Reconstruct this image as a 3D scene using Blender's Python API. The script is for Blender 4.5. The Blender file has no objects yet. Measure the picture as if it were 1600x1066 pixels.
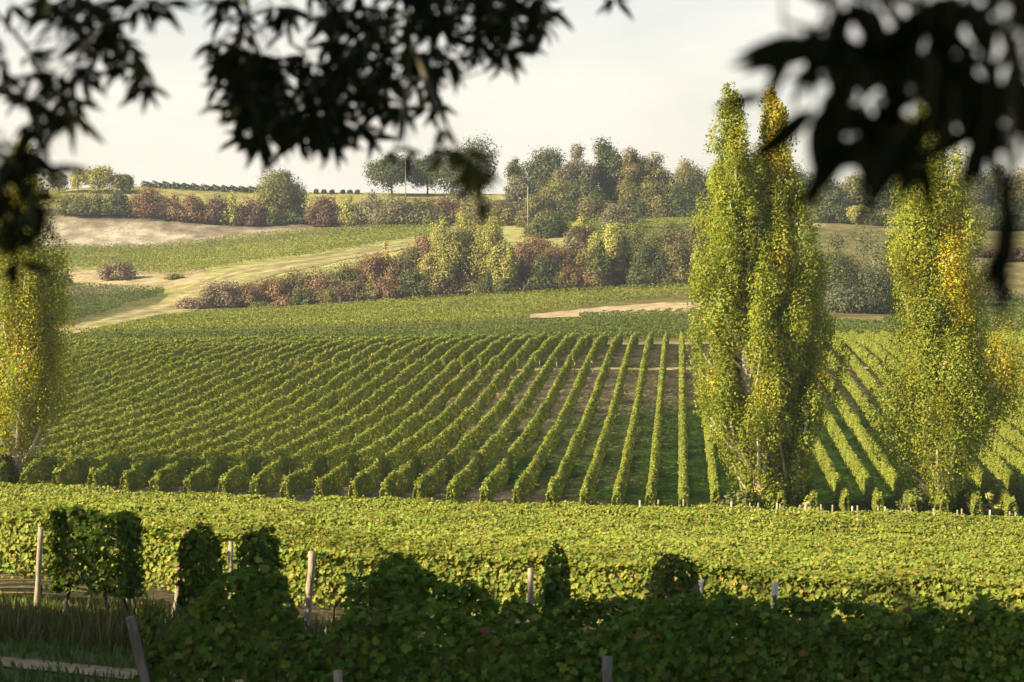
import bpy, math, random
import numpy as np
from mathutils import Vector

# ------------------------------------------------------------------ camera, sky, sun, exposure
S = bpy.context.scene
COL = S.collection
F = 1600 * 85 / 36.0                       # focal length in photo pixels
HOR = 400.0                                # eye level in the photo
TH = math.atan((533 - HOR) / F)            # pitch down
SUN_AZ, SUN_EL = math.radians(25), math.radians(30)   # light travels towards +x (right), and away from us
SUN_DIR = np.array([math.cos(SUN_AZ) * math.cos(SUN_EL), math.sin(SUN_AZ) * math.cos(SUN_EL), -math.sin(SUN_EL)])

cam = bpy.data.cameras.new("camera"); cam_o = bpy.data.objects.new("camera", cam); COL.objects.link(cam_o)
cam.lens = 85; cam.sensor_width = 36; cam.clip_start = 0.1; cam.clip_end = 12000
cam_o.location = (0, 0, 0); cam_o.rotation_euler = (math.pi / 2 - TH, 0, 0)
cam.dof.use_dof = True; cam.dof.focus_distance = 160; cam.dof.aperture_fstop = 4.3
S.camera = cam_o

W = bpy.data.worlds.new("World"); S.world = W; W.use_nodes = True
nt = W.node_tree; nt.nodes.clear()
def N(t, **k):
    n = nt.nodes.new(t)
    for a, b in k.items(): setattr(n, a, b)
    return n
out = N('ShaderNodeOutputWorld'); bg = N('ShaderNodeBackground'); bg2 = N('ShaderNodeBackground'); mixs = N('ShaderNodeMixShader')
sky = N('ShaderNodeTexSky', sky_type='NISHITA', sun_disc=False)
sky.sun_elevation = SUN_EL
sky.sun_rotation = math.atan2(-SUN_DIR[0], -SUN_DIR[1])
sky.air_density = 1.0; sky.dust_density = 1.5; sky.ozone_density = 1.0
tc = N('ShaderNodeTexCoord'); sep = N('ShaderNodeSeparateXYZ')
mp = N('ShaderNodeMapping'); mp.inputs['Scale'].default_value = (5, 5, 13)
noi = N('ShaderNodeTexNoise'); noi.inputs['Scale'].default_value = 1.3; noi.inputs['Detail'].default_value = 5; noi.inputs['Roughness'].default_value = .55
rmp = N('ShaderNodeMapRange'); rmp.inputs[1].default_value = .36; rmp.inputs[2].default_value = .62; rmp.inputs[3].default_value = .60; rmp.inputs[4].default_value = 1.0
elr = N('ShaderNodeMapRange'); elr.inputs[1].default_value = .11; elr.inputs[2].default_value = .36; elr.inputs[3].default_value = 1.0; elr.inputs[4].default_value = .12
mul = N('ShaderNodeMath', operation='MULTIPLY')
crp = N('ShaderNodeValToRGB')
crp.color_ramp.elements[0].position = 0.0; crp.color_ramp.elements[0].color = (1.0, .91, .76, 1)
crp.color_ramp.elements[1].position = .16; crp.color_ramp.elements[1].color = (.97, .945, .88, 1)
L = nt.links.new
L(tc.outputs['Generated'], sep.inputs[0]); L(tc.outputs['Generated'], mp.inputs[0]); L(mp.outputs[0], noi.inputs['Vector'])
L(noi.outputs[0], rmp.inputs[0]); L(sep.outputs[2], elr.inputs[0]); L(rmp.outputs[0], mul.inputs[0]); L(elr.outputs[0], mul.inputs[1])
L(sep.outputs[2], crp.inputs[0])
L(sky.outputs[0], bg.inputs[0]); bg.inputs[1].default_value = 0.06
L(crp.outputs[0], bg2.inputs[0]); bg2.inputs[1].default_value = 0.405
L(mul.outputs[0], mixs.inputs[0]); L(bg.outputs[0], mixs.inputs[1]); L(bg2.outputs[0], mixs.inputs[2]); L(mixs.outputs[0], out.inputs[0])

sun = bpy.data.lights.new("sun", 'SUN'); sun.energy = 5.0; sun.angle = math.radians(.55); sun.color = (1.0, .80, .46)
sun_o = bpy.data.objects.new("sun", sun); COL.objects.link(sun_o)
sun_o.rotation_euler = Vector(SUN_DIR).to_track_quat('-Z', 'Y').to_euler()
S.view_settings.view_transform = 'Standard'; S.view_settings.look = 'None'; S.view_settings.exposure = 1.43; S.view_settings.gamma = 1
S.render.engine = 'CYCLES'
cy = S.cycles
cy.max_bounces = 6; cy.diffuse_bounces = 3; cy.glossy_bounces = 2; cy.transmission_bounces = 3; cy.volume_bounces = 0; cy.transparent_max_bounces = 4
cy.use_denoising = True; cy.caustics_reflective = False; cy.caustics_refractive = False

RNG = np.random.default_rng(7)
random.seed(7)

# ------------------------------------------------------------------ projection helpers
def P(px, py, D):
    """the point at distance D (metres ahead) that the photo shows at (px, py)"""
    px = np.asarray(px, float); py = np.asarray(py, float); D = np.asarray(D, float)
    a = TH + np.arctan((py - 533) / F)
    z = -D * np.tan(a)
    depth = D * math.cos(TH) - z * math.sin(TH)
    x = (px - 800) / F * depth
    return np.stack(np.broadcast_arrays(x, D, z), -1)

def pchip(xk, yk, x):
    xk = np.asarray(xk, float); yk = np.asarray(yk, float)
    h = np.diff(xk); d = np.diff(yk) / h
    m = np.zeros_like(yk)
    for i in range(1, len(xk) - 1):
        if d[i-1] * d[i] > 0:
            w1 = 2*h[i] + h[i-1]; w2 = h[i] + 2*h[i-1]
            m[i] = (w1 + w2) / (w1/d[i-1] + w2/d[i])
    m[0] = d[0]; m[-1] = d[-1]
    i = np.clip(np.searchsorted(xk, x) - 1, 0, len(h) - 1)
    t = (x - xk[i]) / h[i]
    return ((1+2*t)*(1-t)**2)*yk[i] + t*(1-t)**2*h[i]*m[i] + t*t*(3-2*t)*yk[i+1] + t*t*(t-1)*h[i]*m[i+1]

UK = [0, 200, 400, 800, 1200, 1600]
TAB = {                                     # ground level, as seen in the photo, along six lines of sight
    27:  [1122, 1135, 1142, 1146, 1152, 1158],
    31:  [1046, 1062, 1080, 1104, 1122, 1138],
    38:  [966, 986, 1003, 1030, 1055, 1080],
    45:  [941, 958, 976, 1004, 1028, 1054],
    60:  [900, 914, 928, 954, 976, 999],
    80:  [862, 872, 881, 900, 916, 933],
    100: [828, 835, 842, 853, 864, 875],
    125: [806, 811, 816, 826, 836, 846],
    142: [771, 778, 785, 797, 809, 820],
    148: [760, 766, 772, 784, 796, 807],
    172: [716, 718, 720, 724, 728, 736],
    200: [673, 673, 673, 670, 666, 672],
    230: [625, 624, 622, 616, 610, 612],
    256: [590, 589, 587, 580, 575, 574],
    285: [563, 561, 558, 552, 547, 545],
    310: [551, 549, 547, 542, 537, 535],
    340: [545, 542, 540, 535, 529, 528],
    430: [523, 514, 508, 502, 500, 506],
    480: [507, 498, 495, 482, 476, 486],
    522: [495, 487, 483, 459, 446, 470],
    540: [484, 476, 462, 432, 420, 440],
    562: [468, 458, 432, 404, 388, 404],
    620: [422, 419, 408, 369, 352, 366],
    690: [386, 386, 369, 352, 342, 356],
    722: [332, 334, 346, 340, 336, 350],
    745: [308, 304, 315, 318, 330, 346],
    765: [301, 293, 302, 306, 326, 344],
    800: [299, 292, 300, 304, 325, 343],
    1000: [325, 322, 325, 325, 335, 345],
    2000: [372, 372, 372, 372, 372, 372],
    6000: [390, 390, 390, 390, 390, 390],
}
DK = sorted(TAB)
DS = np.concatenate([np.arange(0, 160, .5), np.arange(160, 1000, 1.0), np.linspace(1000, 6000, 60)])
US = np.arange(-400, 2001, 10.0)
NEAR_D = [-4000, -80, -30, 0, 8, 16, 22]; NEAR_Z = [40, 9, 3.2, -1.7, -2.75, -4.0, -4.75]
_cols = []
for j, u in enumerate(UK):
    zk = list(NEAR_Z) + [float(P(800, TAB[d][j], d)[2]) for d in DK]
    _cols.append((NEAR_D + DK, zk))
DALL = np.concatenate([np.linspace(-4000, -80, 20)[:-1], np.arange(-80, 0, 2.0), DS])
_tab = np.stack([pchip(c[0], c[1], DALL) for c in _cols], 1)
ZT = np.stack([pchip([-401, *UK, 2001], np.array([r[0], *r, r[-1]]), US) for r in _tab], 0)

def G(x, y):
    """ground height"""
    x = np.asarray(x, float); y = np.asarray(y, float)
    x, y = np.broadcast_arrays(x, y)
    yy = np.maximum(y, 34.0)
    u = np.clip(800 + F * x / yy, -399, 1999)
    fi = np.interp(y, DALL, np.arange(len(DALL)))
    i = np.clip(fi.astype(int), 0, len(DALL) - 2); t = fi - i
    fj = (u - US[0]) / 10; j = np.clip(fj.astype(int), 0, len(US) - 2); s = fj - j
    z = (ZT[i, j]*(1-s) + ZT[i, j+1]*s)*(1-t) + (ZT[i+1, j]*(1-s) + ZT[i+1, j+1]*s)*t
    return z + .05*np.sin(x*.9 + y*.31)*np.clip(y/60, .3, 1) + .06*np.sin(y*.23 - x*.17)

def GP(px, D):
    """ground point straight below photo column px at distance D"""
    px = np.asarray(px, float); D = np.asarray(D, float)
    x = (px - 800) / F * D; z = G(x, D)
    x = (px - 800) / F * (D * math.cos(TH) - z * math.sin(TH))
    return np.stack(np.broadcast_arrays(x, D, G(x, D)), -1)

def U_of(x, y): return 800 + F * x / np.maximum(y, 1)

# ------------------------------------------------------------------ mesh helpers
def build(name, V, faces, mat, col=None, parent=None, smooth=False, loc=(0, 0, 0)):
    """faces: list of (M,k) int arrays; V: (n,3); col: (n,3) albedo"""
    V = np.asarray(V, np.float32)
    if parent is not None: V = V - np.array(parent.location, np.float32)
    V = V - np.array(loc, np.float32)
    me = bpy.data.meshes.new(name)
    me.vertices.add(len(V)); me.vertices.foreach_set('co', V.ravel())
    li = np.concatenate([f.ravel() for f in faces]).astype(np.int32)
    tot = np.concatenate([np.full(len(f), f.shape[1]) for f in faces]).astype(np.int32)
    st = np.concatenate([[0], np.cumsum(tot)[:-1]]).astype(np.int32)
    me.loops.add(len(li)); me.loops.foreach_set('vertex_index', li)
    me.polygons.add(len(tot)); me.polygons.foreach_set('loop_start', st)
    try: me.polygons.foreach_set('loop_total', tot)
    except Exception: pass
    if col is not None:
        a = me.attributes.new('col', 'FLOAT_COLOR', 'POINT')
        c = np.ones((len(V), 4), np.float32); c[:, :3] = col
        a.data.foreach_set('color', c.ravel())
    me.update(calc_edges=True)
    if smooth: me.polygons.foreach_set('use_smooth', np.ones(len(tot), bool))
    me.materials.append(mat)
    o = bpy.data.objects.new(name, me); COL.objects.link(o)
    o.location = loc
    if parent is not None: o.parent = parent
    return o

def tag(o, label, cat, group=None, kind=None):
    if label: o['label'] = label
    if cat: o['category'] = cat
    if group: o['group'] = group
    if kind: o['kind'] = kind
    return o

def empty(name, loc, label, cat, group=None):
    o = bpy.data.objects.new(name, None); COL.objects.link(o); o.location = [float(v) for v in loc]
    o.empty_display_size = .3
    return tag(o, label, cat, group)

def unit(v): return v / np.maximum(np.linalg.norm(v, axis=-1, keepdims=True), 1e-9)

# leaf templates: verts (K,3) in a unit leaf, faces
T_QUAD = (np.array([[-.5, -.1, 0], [0, -.55, .06], [.5, .05, -.06], [.02, .55, .1]]), np.array([[0, 1, 3], [1, 2, 3]]))
_v = []
for a, r in [(-90, .12), (-62, .5), (-30, .38), (0, .52), (28, .36), (62, .56), (90, .62)]:
    _v.append((r*math.cos(math.radians(a)), r*math.sin(math.radians(a)), .14*abs(math.cos(math.radians(a)))))
_right = _v; _left = [(-x, y, z) for (x, y, z) in _v[1:-1]]
T_VINE = (np.array(_right + _left), np.array([[0, 1, 2, 3, 4, 5, 6], [0, 6, 11, 10, 9, 8, 7]]))
T_OVAL = (np.array([[0, -.5, 0], [.3, -.15, .08], [.28, .2, .06], [0, .55, -.08], [-.28, .2, .06], [-.3, -.15, .08]]), np.array([[0, 1, 2, 3], [0, 3, 4, 5]]))
T_LANCE = (np.array([[0, 0, 0], [.09, .18, .03], [.115, .42, .05], [.075, .70, .02], [0, 1.0, -.10], [-.075, .70, .02], [-.115, .42, .05], [-.09, .18, .03], [0, .42, 0], [0, .7, -.03]]),
           np.array([[0, 1, 2, 8], [8, 2, 3, 9], [0, 8, 6, 7], [8, 9, 5, 6], [9, 3, 4, 5]]))

def leaf_mesh(cent, nrm, size, tmpl, col, rng, droop=None):
    """returns V, faces, C for leaves facing nrm; droop: (N,3) direction the leaf's long axis follows"""
    tv, tf = tmpl; n = len(cent); K = len(tv)
    nrm = unit(nrm)
    ref = rng.normal(size=(n, 3)) if droop is None else droop
    ty = unit(ref - nrm * np.sum(ref*nrm, 1, keepdims=True))
    tx = np.cross(ty, nrm)
    sz = np.asarray(size).reshape(-1, 1, 1) * np.ones((n, 1, 1))
    V = cent[:, None, :] + sz*(tx[:, None, :]*tv[None, :, 0:1] + ty[:, None, :]*tv[None, :, 1:2] + nrm[:, None, :]*tv[None, :, 2:3])
    Fc = (tf[None] + (np.arange(n)*K)[:, None, None]).reshape(-1, tf.shape[1])
    return V.reshape(-1, 3), [Fc], np.repeat(col, K, 0)

def palette(rng, n, cols, wts, jit=.22, patch=None):
    cols = np.array(cols); wts = np.array(wts, float); wts /= wts.sum()
    i = rng.choice(len(cols), n, p=wts)
    c = cols[i] * (1 + jit*(rng.random((n, 1))*2 - 1)) * (1 + .10*rng.normal(size=(n, 3)))
    return np.clip(c, .004, .8)

def tube(pts, rad, sides=7, cap=True):
    pts = np.asarray(pts, float); n = len(pts)
    tan = unit(np.gradient(pts, axis=0)); up = np.array([0.31, .2, .93])
    if abs(np.dot(tan[0], unit(up))) > .9: up = np.array([1, .1, 0.])
    a = unit(np.cross(tan, up)); b = np.cross(tan, a)
    ang = np.arange(sides)/sides*2*np.pi
    V = (pts[:, None] + np.asarray(rad).reshape(-1, 1, 1)*(np.cos(ang)[None, :, None]*a[:, None] + np.sin(ang)[None, :, None]*b[:, None])).reshape(-1, 3)
    fs = []
    for i in range(n-1):
        for k in range(sides):
            k2 = (k+1) % sides
            fs.append([i*sides+k, i*sides+k2, (i+1)*sides+k2, (i+1)*sides+k])
    Q = [np.array(fs)]
    if cap: Q.append(np.array([list(range((n-1)*sides, n*sides)), list(range(sides))[::-1]]))
    return V, Q

def merge(parts):
    """parts: list of (V, faces[, C])"""
    Vs, Fs, Cs, o = [], [], [], 0
    for p in parts:
        Vs.append(p[0]); Fs += [f + o for f in p[1]]; o += len(p[0])
        if len(p) > 2: Cs.append(p[2])
    return np.concatenate(Vs), Fs, (np.concatenate(Cs) if Cs else None)

# ------------------------------------------------------------------ materials
def mat_new(name):
    m = bpy.data.materials.new(name); m.use_nodes = True
    t = m.node_tree; t.nodes.clear()
    o = t.nodes.new('ShaderNodeOutputMaterial')
    return m, t, o

def leaf_mat(name, trans=.35, gloss=.05, rough=.45):
    m, t, o = mat_new(name)
    at = t.nodes.new('ShaderNodeAttribute'); at.attribute_name = 'col'
    df = t.nodes.new('ShaderNodeBsdfDiffuse'); tr = t.nodes.new('ShaderNodeBsdfTranslucent'); gl = t.nodes.new('ShaderNodeBsdfGlossy')
    mx = t.nodes.new('ShaderNodeMixShader'); mx2 = t.nodes.new('ShaderNodeMixShader')
    tint = t.nodes.new('ShaderNodeMix'); tint.data_type = 'RGBA'; tint.blend_type = 'MULTIPLY'; tint.inputs[0].default_value = 1
    tint.inputs[7].default_value = (1.25, 1.2, .45, 1)
    gl.inputs['Roughness'].default_value = rough; gl.inputs['Color'].default_value = (1, 1, 1, 1)
    mx.inputs[0].default_value = trans; mx2.inputs[0].default_value = gloss
    l = t.links.new
    l(at.outputs['Color'], df.inputs['Color']); l(at.outputs['Color'], tint.inputs[6]); l(tint.outputs[2], tr.inputs['Color'])
    l(df.outputs[0], mx.inputs[1]); l(tr.outputs[0], mx.inputs[2]); l(mx.outputs[0], mx2.inputs[1]); l(gl.outputs[0], mx2.inputs[2]); l(mx2.outputs[0], o.inputs[0])
    return m

def wood_mat(name, c1, c2, scale=9, stretch=6, rough=.85):
    m, t, o = mat_new(name)
    b = t.nodes.new('ShaderNodeBsdfPrincipled'); b.inputs['Roughness'].default_value = rough
    tcn = t.nodes.new('ShaderNodeTexCoord'); mpn = t.nodes.new('ShaderNodeMapping'); mpn.inputs['Scale'].default_value = (stretch, stretch, 1)
    n = t.nodes.new('ShaderNodeTexNoise'); n.inputs['Scale'].default_value = scale; n.inputs['Detail'].default_value = 6
    r = t.nodes.new('ShaderNodeValToRGB'); r.color_ramp.elements[0].position = .35; r.color_ramp.elements[1].position = .65
    r.color_ramp.elements[0].color = (*c1, 1); r.color_ramp.elements[1].color = (*c2, 1)
    bp = t.nodes.new('ShaderNodeBump'); bp.inputs['Strength'].default_value = .5; bp.inputs['Distance'].default_value = .02
    l = t.links.new
    l(tcn.outputs['Object'], mpn.inputs[0]); l(mpn.outputs[0], n.inputs['Vector']); l(n.outputs[0], r.inputs[0]); l(r.outputs[0], b.inputs['Base Color'])
    l(n.outputs[0], bp.inputs['Height']); l(bp.outputs[0], b.inputs['Normal']); l(b.outputs[0], o.inputs[0])
    return m

def ground_mat(name, scale=.5, amp=.45, fine=6):
    """vertex colour = soil or grass cover, broken up by noise at three sizes"""
    m, t, o = mat_new(name)
    b = t.nodes.new('ShaderNodeBsdfDiffuse')
    at = t.nodes.new('ShaderNodeAttribute'); at.attribute_name = 'col'
    tcn = t.nodes.new('ShaderNodeTexCoord')
    l = t.links.new
    prev = at.outputs['Color']
    for sc, am in ((scale, amp), (scale*fine, amp*.8), (scale*fine*fine, amp*.6)):
        n = t.nodes.new('ShaderNodeTexNoise'); n.inputs['Scale'].default_value = sc; n.inputs['Detail'].default_value = 4
        mr = t.nodes.new('ShaderNodeMapRange'); mr.inputs[1].default_value = .3; mr.inputs[2].default_value = .7; mr.inputs[3].default_value = 1-am; mr.inputs[4].default_value = 1+am
        mm = t.nodes.new('ShaderNodeVectorMath'); mm.operation = 'SCALE'
        l(tcn.outputs['Object'], n.inputs['Vector']); l(n.outputs[0], mr.inputs[0]); l(prev, mm.inputs[0]); l(mr.outputs[0], mm.inputs['Scale'])
        prev = mm.outputs[0]
    l(prev, b.inputs['Color'])
    n = t.nodes.new('ShaderNodeTexNoise'); n.inputs['Scale'].default_value = 4; n.inputs['Detail'].default_value = 6
    bp = t.nodes.new('ShaderNodeBump'); bp.inputs['Strength'].default_value = .6; bp.inputs['Distance'].default_value = .12
    l(tcn.outputs['Object'], n.inputs['Vector']); l(n.outputs[0], bp.inputs['Height']); l(bp.outputs[0], b.inputs['Normal'])
    l(b.outputs[0], o.inputs[0])
    return m

M_VINE = leaf_mat('vine_leaves', .25, .008, .45)
M_TREE = leaf_mat('tree_leaves', .28, .015, .5)
M_POP = leaf_mat('poplar_leaves', .50, .012, .5)
M_HANG = leaf_mat('hanging_leaves', .22, .015, .5)
M_GRASS = leaf_mat('grass_blades', .3, .02, .6)
M_BARK = wood_mat('bark', (.09, .075, .055), (.22, .19, .15), 3, 3)
M_PBARK = wood_mat('poplar_bark', (.24, .21, .17), (.52, .47, .39), 2, 3)
M_POST = wood_mat('weathered_post', (.17, .14, .105), (.38, .33, .26), 6, 8)
M_WPOST = wood_mat('pale_post', (.40, .38, .34), (.66, .63, .58), 6, 8)
M_DPOST = wood_mat('grey_post', (.10, .09, .08), (.20, .18, .16), 6, 8)
M_VTRUNK = wood_mat('vine_trunk', (.03, .025, .02), (.09, .07, .055), 8, 3)
M_GROUND = ground_mat('ground_cover', .22, .40, 6)
M_PATH = ground_mat('path_cover', .35, .35, 6)

# ------------------------------------------------------------------ ground
ys = np.concatenate([[-800, -500, -250, -120], np.arange(-80, 20, 4.0), np.arange(20, 50, .8), np.arange(50, 137, 1.5), np.arange(137, 152, .75), np.arange(152, 160, 1.5), np.arange(160, 345, 2.0),
                     np.arange(345, 790, 2.5), np.array([800, 830, 880, 950, 1050, 1300, 1800, 2200])])
ss = np.linspace(-1, 1, 341); ss = .35*ss + .65*ss**3
Wd = np.maximum(90, np.abs(ys)*.55)
gx = ss[None, :]*Wd[:, None]*1.0
gx[:, 0] = -2200; gx[:, -1] = 2200
gx[:, 1] = np.minimum(gx[:, 1], -np.maximum(400, np.abs(ys)*.7)); gx[:, -2] = -gx[:, 1]
gy = np.repeat(ys[:, None], len(ss), 1)
gz = G(gx, gy)
gu = U_of(gx, np.maximum(gy, 34))

def vnoise(x, y, s, seed=0):
    """cheap smooth value noise"""
    r = np.random.default_rng(seed); T = r.random((64, 64))
    X = x/s; Y = y/s; i = np.floor(X).astype(int); j = np.floor(Y).astype(int); a = X-i; b = Y-j
    a = a*a*(3-2*a); b = b*b*(3-2*b)
    g = lambda p, q: T[p % 64, q % 64]
    return (g(i, j)*(1-a)+g(i+1, j)*a)*(1-b) + (g(i, j+1)*(1-a)+g(i+1, j+1)*a)*b

GC = np.zeros(gx.shape + (3,))
GRASS = np.array([.075, .10, .03]); DRY = np.array([.30, .25, .13]); SOIL = np.array([.27, .20, .125]); PALE = np.array([.55, .49, .37]); TAN = np.array([.40, .33, .20]); LEAFL = np.array([.10, .075, .045]); MEAD = np.array([.22, .24, .08])
GC[:] = GRASS
def paint(mask, c, k=1.0):
    m = (np.clip(mask, 0, 1)*k)[..., None]; GC[:] = GC*(1-m) + np.array(c)*m
def band(v, a, b, w): return np.clip((v-a)/w+.5, 0, 1)*np.clip((b-v)/w+.5, 0, 1)
n1 = vnoise(gx, gy, 7, 1); n2 = vnoise(gx, gy, 22, 2); n3 = vnoise(gx, gy, 3, 3)
paint(band(gy, 22, 44, 3)*(gu < 420), [.105, .105, .045])
paint(band(gy, 42, 140, 4), SOIL, .55)
paint(band(gy, 136, 330, 5), [.31, .245, .15], .9)
paint(band(gy, 140, 330, 5)*np.clip((n1*.6+n2*.8-.30)*3, 0, 1)*np.clip((gu-450)/350, .2, 1)*np.clip((240-gy)/40, 0.35, 1), [.06, .115, .02], .97)
paint(band(gy, 138, 215, 20)*np.clip((gu-820)/100, 0, 1), [.06, .115, .02], .7)
paint(band(gy, 185, 250, 25)*band(gu, 640, 1000, 160)*n1, [.46, .36, .24], .75)
paint(band(gy, 330, 525, 6), [.14, .13, .05])
paint(band(gy, 522, 560, 8)*(gu > 280), LEAFL)
paint(band(gy, 552, 700, 8)*(gu < 900), [.27, .27, .11], .9)
paint(band(gy, 566, 616, 6)*(gu < 320), [.30, .25, .16], .9)
paint(band(gy, 470, 566, 6)*(gu < 250), [.11, .11, .045], .9)
paint(band(gy, 675, 732, 6)*np.clip((620-gu)/60, 0, 1), [.165, .14, .11], .95)
paint(band(gy, 690, 716, 8)*np.clip((500-gu)/60, 0, 1)*np.clip((vnoise(gx*1.0, gy*2.5, 14, 5)*1.0 + n3*.5 - .52)*3.5, 0, 1), [.29, .27, .225], .9)
paint(band(gy, 728, 900, 8), [.25, .24, .10], .9)
paint(band(gy, 640, 760, 10)*(gu > 820), [.24, .21, .10], .8)
paint(band(gy, 618, 642, 5)*(gu > 1240), [.42, .35, .21], 1)
paint(band(gy, 548, 562, 5)*(gu > 1500), [.36, .28, .17], .9)
paint(band(gy, 524, 650, 6)*np.clip((gu-1240)/60, 0, 1), [.13, .12, .055], .9)
nY, nX = gx.shape
idx = np.arange(nY*nX).reshape(nY, nX)
gf = np.stack([idx[:-1, :-1], idx[:-1, 1:], idx[1:, 1:], idx[1:, :-1]], -1).reshape(-1, 4)
ground = build('ground', np.stack([gx, gy, gz], -1).reshape(-1, 3), [gf], M_GROUND, GC.reshape(-1, 3), smooth=True)
tag(ground, 'valley and hillside ground with soil and grass under the vines', 'ground', kind='structure')

def sheet(name, pts_l, pts_r, mat, col, label, cat, lift=.04, nseg=60, nw=8, rough=9.0):
    """a strip draped on the ground between two world polylines [(x,y)...]"""
    def res(p):
        p = np.array(p, float); s = np.concatenate([[0], np.cumsum(np.linalg.norm(np.diff(p, axis=0), axis=1))]); t = np.linspace(0, s[-1], nseg)
        return np.stack([np.interp(t, s, p[:, k]) for k in (0, 1)], -1)
    A, B = res(pts_l), res(pts_r)
    w = np.linspace(0, 1, nw)
    XY = A[:, None]*(1-w)[None, :, None] + B[:, None]*w[None, :, None]
    jit = (vnoise(XY[..., 0], XY[..., 1], rough, 9) - .5)[..., None]
    edge = (np.abs(w-.5)*2)[None, :, None]**4
    XY = XY + (A-B)[:, None]*jit*.28*edge
    Z = G(XY[..., 0], XY[..., 1]) + lift
    V = np.concatenate([XY, Z[..., None]], -1).reshape(-1, 3)
    ii = np.arange(nseg*nw).reshape(nseg, nw)
    f = np.stack([ii[:-1, :-1], ii[1:, :-1], ii[1:, 1:], ii[:-1, 1:]], -1).reshape(-1, 4)
    c = np.zeros((nseg, nw, 3)); c[:] = col(XY[..., 0], XY[..., 1], w[None, :]*np.ones((nseg, 1))) if callable(col) else col
    o = build(name, V, [f], mat, c.reshape(-1, 3), smooth=True)
    return tag(o, label, cat, kind='structure')
def find_D(px, py, lo, hi):
    """distance at which the ground below photo column px shows at height py"""
    d = np.linspace(lo, hi, 800); g = GP(np.full(800, px), d)
    a = np.arctan2(-g[:, 2], g[:, 1]) - TH; yy = 533 + F*np.tan(a)
    return float(d[np.argmin(np.abs(yy-py))])
def gxy(px, py, lo, hi):
    D = find_D(px, py, lo, hi); g = GP(px, D); return (float(g[0]), float(g[1]))

# foreground dirt track on the left, crossing below the vine ends
sheet('dirt_path', [(-40, 32.6), (-7, 32.0), (-3.6, 31.8), (-2, 31.6), (12, 30.6)], [(-40, 31.6), (-7, 31.05), (-3.6, 30.85), (-2, 30.65), (12, 29.65)], M_PATH, [.38, .275, .165],
      'pale dirt path crossing the shaded grass at the lower left', 'path', .025, 160, 10, .8)
def trackcol(x, y, w):
    g = np.array([.175, .185, .085]); t = np.array([.34, .29, .18])
    g = g*(.75 + .5*vnoise(x, y, 6, 31))[..., None] + np.array([.05, .02, .01])*vnoise(x, y, 17, 32)[..., None]
    k = (np.clip(1-np.abs(w-.25)*7, 0, 1) + np.clip(1-np.abs(w-.7)*7, 0, 1))*(.4+.6*vnoise(x, y, 9, 4))
    return g*(1-k[..., None]) + t*k[..., None]
up = [gxy(-60, 521, 400, 600), gxy(110, 512, 400, 600), gxy(210, 483, 420, 620), gxy(290, 452, 450, 620), gxy(330, 437, 500, 640), gxy(420, 410, 540, 660), gxy(560, 390, 560, 680), gxy(670, 374, 560, 690)]
lo_ = [gxy(-60, 532, 400, 600), gxy(110, 524, 400, 600), gxy(220, 502, 420, 620), gxy(310, 484, 450, 560), gxy(335, 458, 500, 600), gxy(430, 432, 520, 620), gxy(560, 404, 540, 640), gxy(670, 384, 540, 660)]
sheet('grass_track', up, lo_, M_PATH, trackcol, 'pale grassy farm track climbing right past the bare bank', 'track', .10, 90, 14)
sheet('dirt_track', [gxy(828, 492, 420, 515), gxy(900, 485, 420, 515), gxy(1000, 477, 420, 515), gxy(1120, 470, 420, 515), gxy(1300, 470, 420, 515)],
      [gxy(828, 498, 420, 515), gxy(900, 497, 420, 515), gxy(1000, 492, 420, 515), gxy(1120, 488, 420, 515), gxy(1300, 486, 420, 515)], M_PATH, [.34, .285, .18], 'tan dirt track between two green vineyard parcels', 'track', .12, 60, 8)

# ------------------------------------------------------------------ vines
VC = [[.19, .23, .040], [.14, .185, .034], [.245, .27, .05], [.30, .27, .06], [.25, .15, .05]]
VW = [40, 30, 22, 4, .4]
VO = [[.155, .185, .030], [.12, .155, .026], [.20, .215, .04], [.25, .20, .06], [.22, .13, .05]]

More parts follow.
